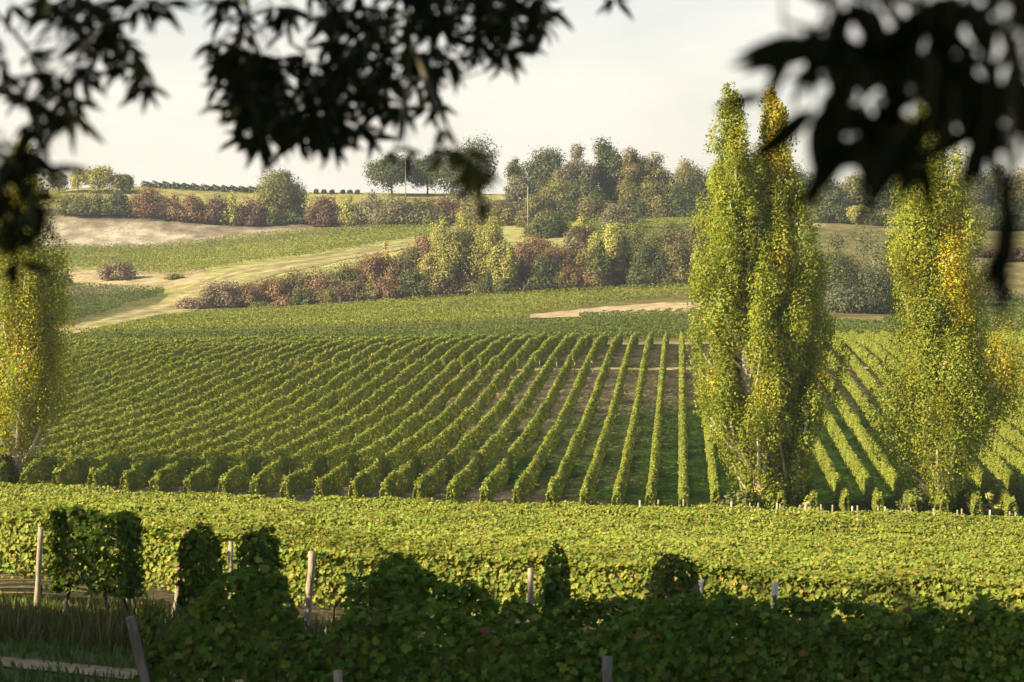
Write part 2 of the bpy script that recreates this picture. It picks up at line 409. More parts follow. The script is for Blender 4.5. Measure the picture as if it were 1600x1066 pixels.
def row_leaves(rng, A, B, per_m, size, tmpl, h0=.5, h1=1.6, wid=.34, cols=VC, wts=VW, gaps=(), dens_noise=.35, seed=0, bump=.06, dome=.12, hmod=None, shoots=.02, persp=False):
    """leaves of a trellised row from A to B (world x,y)"""
    A = np.array(A, float); B = np.array(B, float); Lr = np.linalg.norm(B-A); n = int(Lr*per_m)
    t = rng.random(n)**(1.4 if persp else 1)
    d = (B-A)/Lr; nn = np.array([-d[1], d[0]])
    s = t*Lr
    keep = rng.random(n) > dens_noise*vnoise(s, s*0+seed*3.7, 1.1, 11)
    for (g0, g1) in gaps: keep &= ~((s > g0) & (s < g1))
    s = s[keep]; n = len(s)
    # cross-section: a rounded box, leaves mostly in its skin
    hh = h1*(1 + bump*(vnoise(s, s*0+seed*5.1, 1.1, 12)*2-1) + bump*.8*(vnoise(s, s*0+seed*2.1, .4, 13)*2-1))
    if hmod: hh = hh*np.interp(s/Lr, [q[0] for q in hmod], [q[1] for q in hmod])
    ww = wid*(1 + (.30 + bump)*(vnoise(s, s*0+seed*1.3+50, .8, 14)*2-1))
    q = rng.random(n)
    side = np.where(q < .38, -1, np.where(q < .76, 1, 0))
    zz = np.where(side == 0, hh - .10*rng.random(n)**1.2, h0 + (hh-h0)*rng.random(n)**.85)
    low = np.clip((zz-h0)/(hh-h0), 0, 1)
    prof = (.72+.28*np.sin(np.clip(low*1.15, 0, 1)*np.pi))
    lat = np.where(side == 0, (rng.random(n)*2-1)*ww*.9, side*ww*prof*(.72+.38*rng.random(n)))
    xy = A + d*s[:, None] + nn*lat[:, None]
    z = G(xy[:, 0], xy[:, 1]) + zz
    nr = np.zeros((n, 3)); nr[:, :2] = nn*np.where(side == 0, .2*np.sign(lat), side)[:, None]; nr[:, 2] = np.where(side == 0, 1.0, .35)
    # leaves closing both ends of the hedge
    ce = rng.random(n) < min(.5, 1.1*wid/Lr*1.6)
    s = np.where(ce, np.where(rng.random(n) < .5, rng.random(n)*.16, Lr - rng.random(n)*.16), s)
    lat = np.where(ce, (rng.random(n)*2-1)*ww*.95, lat); zz = np.where(ce, h0 + (hh-h0)*rng.random(n), zz)
    xy = np.where(ce[:, None], A + d*s[:, None] + nn*lat[:, None], xy); z = G(xy[:, 0], xy[:, 1]) + zz
    zz = h0 + (zz-h0)*(1 - dome*np.clip(np.abs(lat)/ww, 0, 1.2)**2)
    z_hi = rng.random(n) < shoots; zz = np.where(z_hi, zz + rng.random(n)*.20, zz); z = G(xy[:, 0], xy[:, 1]) + zz
    nr[ce, :2] = d[None]*np.where(s[ce] < Lr/2, -1, 1)[:, None]; nr[ce, 2] = .35
    nr += rng.normal(size=(n, 3))*.40 - .30*SUN_DIR
    cent = np.concatenate([xy, z[:, None]], 1)
    C = palette(rng, n, cols, wts, jit=.16)
    C *= (.86 + .28*vnoise(cent[:, 0], cent[:, 1], 3.1, 15))[:, None]
    return leaf_mesh(cent, nr, size*(.5+.85*rng.random(n))*(1 + .75*s/Lr if persp else 1), tmpl, C, rng)

def vine_stems(rng, A, B, step=1.0, h=.75, r=.035):
    A = np.array(A, float); B = np.array(B, float); Lr = np.linalg.norm(B-A); d = (B-A)/Lr
    parts = []
    for s in np.arange(min(.3, Lr/2), max(Lr-.1, Lr*.6), step):
        p = A + d*(s + rng.normal()*.08); g = float(G(p[0], p[1]))
        k = 5; zz = np.linspace(-.05, h, k)
        pts = np.array([[p[0]+rng.normal()*.035*i/2, p[1]+rng.normal()*.035*i/2, g+zz[i]] for i in range(k)])
        parts.append(tube(pts, np.linspace(r*1.4, r*.8, k), 6))
    V, Fs, _ = merge(parts); return V, Fs

def vine_row(A, B, label, group, per_m, size, tmpl, seed, stems=0, name='vine_row', **kw):
    rng = np.random.default_rng(1000+seed)
    mid = (np.array(A)+np.array(B))/2
    V, Fs, C = row_leaves(rng, A, B, per_m, size, tmpl, seed=seed, **kw)
    if stems:
        e = empty(name, (mid[0], mid[1], float(G(mid[0], mid[1]))), label, 'vine row', group)
        build('foliage', V, Fs, M_VINE, C, e)
        v, f = vine_stems(rng, A, B, stems); build('trunk', v, f, M_VTRUNK, None, e, smooth=True)['kind'] = 'stuff'
        return e
    o = build(name, V, Fs, M_VINE, C, loc=(mid[0], mid[1], float(G(mid[0], mid[1]))))
    return tag(o, label, 'vine row', group)

# --- sloping vineyard in the middle: rows run away from us
PHI = math.atan((1062-800)/F); dr = np.array([math.sin(PHI), math.cos(PHI)]); pr = np.array([dr[1], -dr[0]])
base = np.array([float(P(1068, 784, 148)[0]), 148.0])
SP = 1.97
ORD = ['first', 'second', 'third', 'fourth', 'fifth', 'sixth', 'seventh', 'eighth', 'ninth', 'tenth', 'eleventh', 'twelfth', 'thirteenth', 'fourteenth', 'fifteenth', 'sixteenth', 'seventeenth', 'eighteenth', 'nineteenth', 'twentieth']
for k in range(-44, 24):
    p0 = base + pr*SP*k
    s_a = np.arange(0, 166, 1.0); line = p0 + dr*s_a[:, None]; u = U_of(line[:, 0], line[:, 1])
    vis = (u > -50) & (u < 1650)
    if vis.sum() < 8: continue
    a0, a1 = s_a[vis][0], s_a[vis][-1]
    if a0 < 1: a0 = (-6.0 if k < 1 else -1.5) + .5*math.sin(k*1.7)
    A = p0 + dr*a0; B = p0 + dr*a1
    g0 = 256-148-a0
    if k <= 0 and k > -20: lab = ORD[-k] + ' green vine row left of the twin poplars, climbing the slope' if k else 'first green vine row left of the twin poplars, running straight up'
    elif k <= -20: lab = 'oblique green vine row at the far left of the sloping vineyard, beside the yellowing poplar'
    elif k <= 4: lab = 'vine row running up the slope directly behind the twin poplars'
    elif k <= 8: lab = 'sunlit vine row climbing between the twin poplars and the right poplar'
    else: lab = 'vine row climbing the slope behind and beyond the right poplar'
    vine_row(A, B, lab, 'vine rows on the sloping vineyard', 330, .122, T_QUAD, k+100, persp=True, h0=.15, h1=1.52, wid=.235, bump=.11, dome=.32, shoots=.05, hmod=[(0, .72), (.008, .95), (.02, 1), (1, 1)], dens_noise=.32, gaps=[(g0-1.2, g0+1.2)] if g0 > 4 else ())

# --- sunlit strip in front of the poplars: rows run across
D0 = 42.2; kk = 0; Dc = D0
while Dc < 112:
    tilt = .29
    hw = 800/F*Dc*1.12 + 2
    A = (-hw, Dc+tilt*hw); B = (hw, Dc-tilt*hw)
    if A[1] > 101: A = (-(101-Dc)/tilt, 101.0)
    if B[0] - A[0] < 8: break
    if kk == 0:
        vine_row(A, B, 'front vine row of the sunlit strip, big yellow-green leaves behind the pale posts', 'vine rows across the sunlit strip', 1300, .088, T_VINE, 300, stems=1.0, h0=.55, h1=1.66, wid=.34)
    else:
        pm = 1000 if kk < 3 else (780 if kk < 8 else 560)
        sz = .085 if kk < 3 else (.088 if kk < 8 else .10)
        vine_row(A, B, 'bushy sunlit vine row between the front row and the poplars', 'vine rows across the sunlit strip', pm, sz, T_VINE if kk < 3 else (T_OVAL if kk < 8 else T_QUAD), 300+kk, cols=VC if kk > 8 else VO, h0=.7, h1=1.62+.05*math.sin(kk*2.1)+.22*float(np.clip((Dc-88)/8, 0, 1)), wid=.40 if kk < 8 else .5)
    kk += 1; Dc += 2.0 if kk != 9 else 4.4

# --- shaded foreground rows
def px_xy(px, D): g = GP(px, D); return (float(g[0]), float(g[1]))
DKV = [[.075, .135, .014], [.05, .095, .012], [.14, .19, .025], [.16, .14, .03], [.14, .06, .03]]  # dark copy of the vine leaf palette; tree shade is put into the colour
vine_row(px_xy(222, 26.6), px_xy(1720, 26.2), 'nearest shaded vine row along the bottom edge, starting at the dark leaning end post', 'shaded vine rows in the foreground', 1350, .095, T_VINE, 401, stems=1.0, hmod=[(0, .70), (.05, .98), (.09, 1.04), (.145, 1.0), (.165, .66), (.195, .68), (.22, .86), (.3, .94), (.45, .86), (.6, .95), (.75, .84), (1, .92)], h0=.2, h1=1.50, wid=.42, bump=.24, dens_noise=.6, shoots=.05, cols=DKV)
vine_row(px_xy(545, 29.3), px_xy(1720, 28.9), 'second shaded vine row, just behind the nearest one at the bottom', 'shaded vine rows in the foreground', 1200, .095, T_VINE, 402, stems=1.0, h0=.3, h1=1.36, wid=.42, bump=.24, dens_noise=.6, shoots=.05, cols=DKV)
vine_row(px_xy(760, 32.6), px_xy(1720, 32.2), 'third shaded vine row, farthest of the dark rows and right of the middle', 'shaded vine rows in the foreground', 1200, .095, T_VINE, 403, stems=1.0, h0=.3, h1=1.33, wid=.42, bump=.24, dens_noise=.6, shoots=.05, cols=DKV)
# row ends standing up dark before the sunlit strip: (px left, px right, top y, length m, label)
ENDS = [(78, 220, 800, 38.0, 'broad shaded vine block with bare black trunks at the left, beside the grass'),
        (308, 352, 836, 38.5, 'shaded green vine row end right of the dried brown vine'),
        (398, 442, 834, 37.5, 'narrow shaded vine row end right of the thin grey post'),
        (588, 672, 850, 37.6, 'rounded shaded vine row end left of the picture centre, between two pale posts'),
        (850, 890, 872, 37.6, 'slim shaded vine row end just right of the centre post'),
        (1018, 1086, 882, 37.6, 'shaded vine row end with a ragged flat top left of the white post')]
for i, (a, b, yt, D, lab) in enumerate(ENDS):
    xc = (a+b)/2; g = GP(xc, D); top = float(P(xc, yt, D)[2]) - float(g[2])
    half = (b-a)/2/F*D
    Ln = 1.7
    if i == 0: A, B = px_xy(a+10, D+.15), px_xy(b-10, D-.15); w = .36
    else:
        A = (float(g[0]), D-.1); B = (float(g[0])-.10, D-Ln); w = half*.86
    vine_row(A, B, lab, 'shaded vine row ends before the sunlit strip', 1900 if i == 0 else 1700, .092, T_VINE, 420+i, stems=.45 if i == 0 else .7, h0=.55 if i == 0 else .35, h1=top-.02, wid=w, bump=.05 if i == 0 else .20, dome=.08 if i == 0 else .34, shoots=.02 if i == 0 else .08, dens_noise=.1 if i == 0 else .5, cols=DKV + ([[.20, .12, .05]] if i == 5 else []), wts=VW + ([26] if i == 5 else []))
vine_row((float(GP(290, 39.6)[0]), 39.6), (float(GP(318, 39.5)[0]), 39.5), 'dried brown vine hanging at the top of the leaning pale post', 'shaded vine row ends before the sunlit strip', 900, .10, T_VINE, 440, stems=.3, h0=.75, h1=1.52, wid=.22, bump=.12, cols=[[.22, .13, .07], [.28, .19, .10], [.16, .09, .05], [.16, .19, .05]], wts=[4, 3, 3, 2])

# --- far vineyard parcels, read only as a mass of foliage
def parcel(name, poly_px, lo, hi, az, sp, per_m, size, label, seed, cols=VC, wts=VW, h1=1.45, bare=None, jig=1.0):
    rng = np.random.default_rng(seed)
    Q = np.array([gxy(x, y, lo, hi) for x, y in poly_px])
    d = np.array([math.sin(az), math.cos(az)]); nn = np.array([d[1], -d[0]])
    s = Q@d; q = Q@nn
    def inside(p):
        c = np.zeros(len(p), bool); j = len(Q)-1
        for i in range(len(Q)):
            cond = ((Q[i, 1] > p[:, 1]) != (Q[j, 1] > p[:, 1])) & (p[:, 0] < (Q[j, 0]-Q[i, 0])*(p[:, 1]-Q[i, 1])/(Q[j, 1]-Q[i, 1]+1e-9)+Q[i, 0])
            c ^= cond; j = i
        return c
    V = []; Fa = []; C = []; o = 0
    for qq in np.arange(q.min(), q.max(), sp):
        n = int((s.max()-s.min())*per_m); t = s.min() + rng.random(n)*(s.max()-s.min())
        p = d*t[:, None] + nn*(qq + rng.normal(size=n)*.2)[:, None]
        k = inside(p) & (rng.random(n) > .3*vnoise(p[:, 0], p[:, 1], 2.0, seed))
        p = p[k]; n = len(p)
        if n == 0: continue
        zz = .45 + (h1-.45)*rng.random(n)**.7
        cent = np.concatenate([p, (G(p[:, 0], p[:, 1])+zz)[:, None]], 1)
        nr = rng.normal(size=(n, 3))*.4 - .35*SUN_DIR; nr[:, 2] += .5; nr[:, :2] += nn*rng.choice([-.5, .5], n)[:, None]
        c = palette(rng, n, cols, wts)*(.85 + .3*vnoise(p[:, 0], p[:, 1], 9, seed+1))[:, None]
        v, f, c = leaf_mesh(cent, nr, size*(.7+.6*rng.random(n)), T_OVAL, c, rng)
        V.append(v); Fa.append(f[0]+o); o += len(v); C.append(c)
    ob = build(name, np.concatenate(V), [np.concatenate(Fa)], M_VINE, np.concatenate(C))
    return tag(ob, label, 'vineyard', kind='stuff')
PC = [[.165, .205, .030], [.13, .175, .026], [.20, .23, .045], [.25, .23, .06]]; PW = [4, 4, 3, 1]
DC = [[.085, .125, .026], [.07, .105, .024], [.11, .145, .03], [.16, .16, .05]]
parcel('vineyard_parcel', [(-60, 549), (400, 545), (800, 540), (1300, 534), (1680, 530), (1680, 520), (1300, 509), (1110, 507), (900, 508), (700, 518), (400, 528), (-60, 538)], 315, 480, math.radians(62), 2.0, 20, .27, 'dense dark green vineyard parcel beyond the crest of the sloping rows', 51, DC, PW)
parcel('vineyard_parcel', [(118, 530), (700, 512), (828, 502), (828, 492), (1000, 474), (1110, 466), (1110, 449), (980, 454), (800, 464), (560, 480), (400, 490), (250, 502)], 345, 522, math.radians(66), 2.0, 18, .29, 'bright green vineyard parcel below the shrubby bank', 52, PC, PW)
parcel('vineyard_parcel', [(905, 498), (1110, 491), (1300, 490), (1300, 505), (1110, 506), (905, 507)], 380, 500, math.radians(10), 2.2, 16, .30, 'small vineyard parcel with row ends just below the tan dirt track', 53, DC, PW)
parcel('vineyard_parcel', [(-60, 425), (150, 422), (290, 432), (400, 411), (560, 390), (675, 371), (675, 357), (480, 363), (330, 378), (90, 388), (-60, 390)], 575, 700, math.radians(70), 2.0, 15, .33, 'long upper vineyard strip below the bare eroded bank', 54, PC, PW)
parcel('vineyard_parcel', [(-60, 520), (105, 508), (190, 483), (258, 463), (255, 455), (90, 446), (-60, 440)], 430, 590, math.radians(24), 1.9, 26, .30, 'small triangular vineyard parcel left of the grassy track', 55, DC, PW)
parcel('vineyard_parcel', [(820, 366), (1110, 356), (1110, 346), (820, 352)], 600, 700, math.radians(75), 2.0, 12, .36, 'thin bright vineyard strip at the foot of the wood', 56, PC, PW)
parcel('vineyard_parcel', [(1380, 525), (1680, 527), (1680, 470), (1545, 463), (1380, 505)], 400, 540, math.radians(70), 2.1, 16, .30, 'vineyard parcel at the right edge behind the right poplar', 57, DC, PW)

# rows on the skyline, seen end-on
for i, px in enumerate([222, 240, 256, 271, 286, 301, 317, 333, 347, 361, 375, 389, 403, 418, 432]):
    D = 764
    A = px_xy(px, D); B = (A[0]+1.9, A[1]+9)
    lab = 'dark little vine row on the skyline between the red shrub and the round olive tree'
    vine_row(A, B, lab, 'vine rows on the skyline', 60, .5, T_OVAL, 600+i, h0=.1, h1=2.3, wid=.5, dome=.3, hmod=[(0, 1), (1, .45)], cols=[[.05, .075, .02]], wts=[1])
for i, px in enumerate([493, 505, 518, 535, 546, 558]):
    A = px_xy(px, 766); B = (A[0]-.4, A[1]+9)
    vine_row(A, B, 'short dark vine row on the skyline right of the round olive tree', 'vine rows on the skyline', 60, .5, T_OVAL, 640+i, h0=.1, h1=1.15, wid=.6, dome=.2, cols=[[.05, .075, .02]], wts=[1])

# ------------------------------------------------------------------ posts
def post(base_pt, top_pt, r, mat, label, group, name='trellis_post', sides=8, wire=False):
    base_pt = np.array(base_pt, float); top_pt = np.array(top_pt, float)
    k = 7; t = np.linspace(0, 1, k); t[-1] = 1
    pts = base_pt + (top_pt-base_pt)*t[:, None]; pts[1:-1] += RNG.normal(size=(k-2, 3))*r*.14
    rad = r*(1.05-.12*t); 
    V, Fs = tube(pts, rad, sides)
    V = V + RNG.normal(size=V.shape)*r*.05
    o = build(name, V - base_pt, Fs, mat); o.location = base_pt
    return tag(o, label, 'post', group)
FG = 'trellis posts in the foreground'
def fpost(pxt, yt, pxb, D, r, mat, label):
    b = GP(pxb, D); b = b - np.array([0, 0, .25]); t = P(pxt, yt, D)
    return post(b, t, r, mat, label, FG)
fpost(64, 824, 56, 40.6, .050, M_POST, 'weathered wooden post at the left edge, beside the broad shaded vine block')
fpost(296, 828, 264, 40.2, .050, M_POST, 'leaning pale wooden post with dried brown vine at its top')
fpost(361, 846, 360, 40.5, .042, M_POST, 'thin pale post between the brown vine end and the grey post')
fpost(395, 850, 392, 37.3, .045, M_DPOST, 'thin shaded grey post left of a narrow dark vine end')
fpost(487, 862, 478, 40.3, .060, M_POST, 'tall pale wooden post with a square top at the left centre')
fpost(829, 888, 827, 39.5, .050, M_POST, 'pale wooden post top near the picture centre, left of a slim dark vine end')
fpost(1095, 904, 1093, 40.0, .040, M_WPOST, 'small white post top right of the ragged shaded vine end')
fpost(1212, 910, 1205, 38.5, .050, M_WPOST, 'bright white post standing in the front vines at the right')
fpost(1271, 944, 1264, 36.0, .045, M_DPOST, 'short grey post right of the bright white post')
fpost(1366, 941, 1363, 37.5, .050, M_POST, 'stubby brown post top at the right of the front vines')
fpost(204, 964, 258, 26.0, .054, M_BARK, 'dark leaning end post of the nearest shaded row at the lower left')
fpost(949, 1026, 949, 25.2, .058, M_DPOST, 'grey post standing in the dark vines at the bottom centre')
fpost(527, 1048, 540, 25.2, .05, M_POST, 'low pale post stub at the bottom edge, left of the centre')
# the line of white posts at the far edge of the sunlit strip
for i, (px, yt) in enumerate([(1000, 793), (1028, 792), (1068, 791), (1142, 795), (1172, 797), (1184, 797), (1214, 797), (1218, 799), (1250, 800), (1258, 798), (1283, 799), (1300, 800), (1332, 802), (1339, 801), (1372, 802), (1382, 803), (1415, 806), (1422, 804), (1459, 806), (1495, 808), (1503, 806), (1546, 808), (1578, 810), (1586, 811)]):
    D = 102.6 + (i % 3)*.5
    b = GP(px, D); t = P(px + (i % 2), yt - 11, D)
    lab = 'white post at the strip\'s far edge, ' + ('left of the twin poplars' if px < 1140 else 'below the twin poplars' if px < 1262 else 'between the twin poplars and the right poplar' if px < 1450 else 'right of the right poplar foot')
    post(b - np.array([0, 0, .2]), t, .045, M_POST if i % 3 else M_WPOST, lab, 'white posts along the far edge of the strip', sides=6)
for px, yt in [(365, 757), (65, 752), (205, 755), (282, 760)]:
    b = GP(px, 147.0); t = P(px, yt, 147.0)
    post(b - np.array([0, 0, .2]), t, .06, M_WPOST, {365: 'pale end post at the foot of the sloping rows below their dark gap', 65: 'pale end post beside the left poplar foot', 205: 'pale end post at the foot of the second row from the left poplar', 282: 'pale end post at the foot of the rows, left of the brightest one'}[px], 'end posts at the foot of the sloping rows', sides=6)
for px, yt in [(843, 570), (870, 572), (898, 573), (926, 572), (951, 571), (979, 571), (1010, 572), (1040, 572)]:
    D = find_D(px, yt+14, 235, 285); b = GP(px, D); t = b + np.array([0, 0, 1.35])
    post(b, t, .055, M_POST, 'pale post at the cross gap near the top of the sloping rows', 'posts at the cross gap of the sloping vineyard', sides=6)

# utility poles on the hill
def utility_pole(px, yt, yb, D, label, hook):
    b = GP(px, D); t = P(px-.5, yt, D)
    e = empty('utility_pole', b, label, 'pole', 'utility poles on the hill')
    V, Fs = tube(np.array([b - [0, 0, .5], b*.5+t*.5, t]), [.17, .14, .10], 8)
    build('shaft', V, Fs, M_POST, None, e, smooth=True)
    if hook:
        a = np.linspace(0, math.pi*.75, 8); pts = np.stack([t[0]-.9+.9*np.cos(a), np.full(8, t[1]), t[2]+.9*np.sin(a)-.1], -1)
        V, Fs = tube(pts, np.full(8, .06), 6); build('bracket', V, Fs, M_POST, None, e)
    else:
        V, Fs = tube(np.array([t + [-.5, 0, -.5], t + [.5, 0, -.5]]), [.07, .07], 6); build('crossarm', V, Fs, M_WPOST, None, e)
    V, Fs = tube(np.array([t + [.22, 0, -.5], t + [.22, 0, -.15]]), [.06, .05], 6); build('insulator', V, Fs, M_WPOST, None, e)
utility_pole(634, 243, 306, 742, 'pale wooden utility pole on the skyline before the round dark trees', False)
utility_pole(825, 292, 370, 615, 'slender pale pole with hooked top before the wood', True)

# ------------------------------------------------------------------ trees and shrubs
def clumps(rng, cen, rad, n, shell=.55):
    """n leaf points over a set of ellipsoid clumps"""
    cen = np.asarray(cen); rad = np.asarray(rad)
    w = rad[:, 0]*rad[:, 2]; w = w/w.sum()
    i = rng.choice(len(cen), n, p=w)
    d = unit(rng.normal(size=(n, 3))); r = shell + (1-shell)*rng.random(n)
    r = np.where(rng.random(n) < .22, rng.random(n)*shell, r)
    r *= 1 + .16*rng.normal(size=n)
    return cen[i] + d*r[:, None]*rad[i], d, i

OAK = ([[.055, .080, .022], [.042, .064, .020], [.080, .095, .028], [.12, .10, .035]], [5, 4, 3, 1])
OLIVE = ([[.14, .145, .045], [.11, .125, .04], [.19, .17, .06], [.08, .095, .033]], [4, 4, 3, 2])
GREYO = ([[.15, .145, .085], [.12, .12, .07], [.18, .16, .10], [.09, .095, .055]], [4, 4, 3, 2])
BROWN = ([[.155, .135, .05], [.19, .155, .06], [.12, .115, .04], [.09, .10, .035]], [4, 3, 3, 3])
RED = ([[.19, .105, .07], [.15, .085, .06], [.23, .145, .08], [.16, .125, .05], [.12, .11, .04]], [5, 4, 3, 3, 2])
ROSE = ([[.22, .115, .07], [.18, .10, .06], [.16, .13, .06], [.12, .10, .05]], [4, 3, 3, 2])
YGREEN = ([[.29, .285, .075], [.24, .25, .065], [.34, .32, .09], [.16, .18, .05]], [4, 4, 3, 2])
GREEN = ([[.105, .135, .035], [.08, .11, .03], [.14, .155, .045], [.17, .15, .05]], [4, 4, 3, 1])
BARE = ([[.19, .145, .10], [.15, .115, .085], [.22, .175, .12], [.12, .11, .06]], [4, 3, 2, 1])
THICK = ([[.10, .115, .055], [.075, .095, .042], [.13, .13, .07], [.055, .075, .035]], [4, 4, 3, 3])
YELL = ([[.50, .40, .05], [.38, .34, .06], [.26, .26, .06]], [4, 3, 2])
DARKR = ([[.10, .055, .04], [.08, .05, .04], [.13, .07, .045], [.07, .065, .035]], [4, 3, 2, 2])

def grow(name, cat, px, yt, w, D, pal, label, group, seed, tree=False, base_frac=.22, lean=0, airy=0., leaf=None, vert=1.0, base_y=None):
    rng = np.random.default_rng(3000+seed)
    b = GP(px, D)
    top = P(px, yt, D)[2]; H = float(top - b[2]); R = w*(1.12 if tree else 1.3)/2/F*D
    if H < .6: H = .6
    pxm = F/D*.64
    lf = leaf or max(1.5/pxm, .14)
    lf = min(lf, R*.35)
    if tree:
        c0 = H*base_frac; ch = (H-c0)
        nc = int(16 + 10*rng.random())
    else:
        c0 = 0; ch = H; nc = int(9 + min(16, R*2.2))
    dd = unit(rng.normal(size=(nc, 3))); rr = rng.random(nc)**.45
    cen = np.zeros((nc, 3)); 
    cen[:, 0] = dd[:, 0]*rr*R*.68; cen[:, 1] = dd[:, 1]*rr*R*.68
    cen[:, 2] = c0 + ch*(.5 + .38*dd[:, 2]*rr) if tree else np.abs(dd[:, 2])*rr*H*.68 + H*.12
    cr = R*(.26 + .24*rng.random(nc))
    rad = np.stack([cr, cr, np.minimum(cr*(.85 + .4*rng.random(nc))*vert, np.maximum(H-cen[:, 2], .25*R))], 1)
    if not tree: # skirts down to the ground
        m = 5; a = np.arange(m)/m*6.28
        cen = np.concatenate([cen, np.stack([np.cos(a)*R*.6, np.sin(a)*R*.6, np.full(m, H*.22)], 1)]); rad = np.concatenate([rad, np.tile([[R*.42, R*.42, H*.26]], (m, 1))])
    # a clump that reaches the top
    j = int(np.argmax(cen[:, 2])); cen[j, 2] = H - rad[j, 2]*.95; cen[j, 0] *= .5
    area = (2*R)*(ch if tree else H)
    n = int(np.clip(area/(lf*lf*.42)*(5.6*(1-airy)), 250, 16000))
    pts, nd, ci = clumps(rng, cen, rad, n)
    pts[:, 2] = np.maximum(pts[:, 2], .04)
    pts = pts + np.array([lean*1., 0, 0])*pts[:, 2:3]
    nr = nd + rng.normal(size=nd.shape)*.30 + np.array([0, 0, .2]) - .2*SUN_DIR
    C = palette(rng, n, *pal, jit=.14)*(.72 + .56*rng.random(len(cen)))[ci][:, None]
    V, Fs, C = leaf_mesh(pts + b, nr, lf*(.6+.8*rng.random(n)), T_QUAD, C, rng)
    e = empty(name, b, label, cat, group)
    build('crown' if tree else 'foliage', V, Fs, M_TREE, C, e)
    parts = []
    nl = 7 if tree else 5
    tr = max(.06, H*.02)
    if tree:
        parts.append(tube(np.array([b - [0, 0, .3], b + [0, 0, H*.3], b + [0, 0, H*.78]]), [tr*1.2, tr*.9, tr*.25], 7))
    for q in range(nl):
        c = cen[rng.integers(len(cen))]; h0 = (H*(.15+.3*rng.random())) if tree else 0
        s0 = b + [0, 0, h0]; s1 = b + c
        parts.append(tube(np.array([s0, s0*.5+s1*.5 + [0, 0, -.06*H], s1]), [tr*.5, tr*.35, tr*.15], 5))
    V, Fs, _ = merge(parts)
    build('trunk' if tree else 'stems', V, Fs, M_BARK, None, e, smooth=True)
    return e

sd = [0]
def T(px, yt, w, D, pal, label, group, **kw):
    sd[0] += 1; return grow(kw.pop('name', 'tree'), 'tree', px, yt, w, D, pal, label, group, sd[0], tree=True, **kw)
def B(px, yt, w, D, pal, label, group, **kw):
    sd[0] += 1; return grow('shrub', 'shrub', px, yt, w, D, pal, label, group, sd[0], **kw)

gS = 'shrubs along the top of the bare bank'
T(156, 258, 62, 748, YGREEN, 'airy yellow-green tree on the skyline above the bare bank', 'small trees on the left skyline', airy=.45)
T(122, 262, 42, 750, YGREEN, 'small pale tree on the skyline nearest the left poplar', 'small trees on the left skyline', airy=.4)
T(192, 272, 48, 747, OLIVE, 'low olive tree on the skyline beside the red shrub', 'small trees on the left skyline', airy=.2)
T(92, 268, 40, 752, OLIVE, 'small skyline tree half hidden behind the left poplar', 'small trees on the left skyline', airy=.2)
B(118, 298, 54, 721, OLIVE, 'yellow-olive shrub at the left end of the bank top', gS)
B(150, 296, 66, 721, OLIVE, 'wide olive shrub below the airy skyline tree', gS)
B(184, 296, 52, 721, OAK, 'dark green shrub beside the red shrub on the bank top', gS)
B(235, 290, 62, 720, RED, 'round dark red shrub at the start of the skyline vine rows', gS)
B(272, 300, 46, 719, RED, 'low red shrub right of the round dark red shrub', gS)
B(302, 300, 48, 718, RED, 'red shrub with green patches below the middle of the skyline rows', gS)
B(336, 302, 50, 717, DARKR, 'dark wine-red shrub on the bank below the skyline rows', gS)
B(362, 300, 34, 715, YGREEN, 'narrow yellow-green shrub between two red ones on the bank', gS, airy=.3)
B(390, 306, 52, 715, DARKR, 'dark red shrub left of the round olive tree', gS)
T(440, 262, 92, 722, OLIVE, 'round olive tree with feathery top standing on the bank', 'lone trees on the hill', base_frac=.1, airy=.15)
B(422, 318, 36, 716, YGREEN, 'yellow shrub at the foot of the round olive tree', gS)
B(470, 322, 44, 718, OAK, 'dark shrub at the right foot of the round olive tree', gS)
B(508, 302, 62, 712, DARKR, 'purple-red shrub right of the round olive tree', gS)
B(546, 304, 42, 710, YGREEN, 'small yellow-green shrub between the purple-red and grey shrubs', gS)
B(580, 294, 60, 708, GREYO, 'greyish shrub left of the skyline utility pole', gS, airy=.2)
B(622, 298, 80, 700, GREYO, 'broad grey-olive shrub below the skyline utility pole', gS)
B(662, 304, 64, 698, OLIVE, 'olive shrub right below the utility pole', gS)
B(700, 304, 60, 712, RED, 'red-brown shrub under the big round oak', gS)
B(745, 300, 60, 700, BROWN, 'brown shrub below the big round oak', gS)
B(785, 312, 50, 690, BROWN, 'brown shrub between the oak and the hooked pole', gS)
gO = 'round oaks on the skyline'
T(612, 240, 84, 760, OAK, 'left round dark oak on the skyline behind the utility pole', gO, base_frac=.16)
T(668, 240, 74, 765, OAK, 'middle dark oak on the skyline, sky showing under its crown', gO, base_frac=.24)
T(736, 208, 116, 735, OAK, 'big round dark oak on the skyline, tallest of the three', gO, base_frac=.06)
gW = 'trees of the wood behind the vineyard'
T(806, 243, 42, 720, GREEN, 'slim airy tree at the left edge of the wood', gW, airy=.6, base_frac=.5)
T(812, 272, 60, 700, GREYO, 'pale grey-olive tree behind the hooked pole', gW)
T(852, 228, 84, 700, OAK, 'dark green round tree in the left part of the wood', gW, base_frac=.1)
T(902, 224, 74, 690, GREYO, 'grey-leaved tree in the wood, pale beside its dark neighbours', gW, base_frac=.08)
T(946, 212, 84, 696, OAK, 'tallest dark green tree of the wood', gW, base_frac=.1)
T(990, 230, 66, 690, BROWN, 'brown-green tree right of the tallest tree in the wood', gW, base_frac=.1)
T(1032, 236, 84, 694, OLIVE, 'broad olive tree near the right end of the wood', gW, base_frac=.08)
T(1078, 246, 80, 688, BROWN, 'bronze-green tree of the wood touching the twin poplars', gW, base_frac=.08)
T(1012, 280, 90, 680, OLIVE, 'lower olive tree at the front of the wood', gW, base_frac=.05)
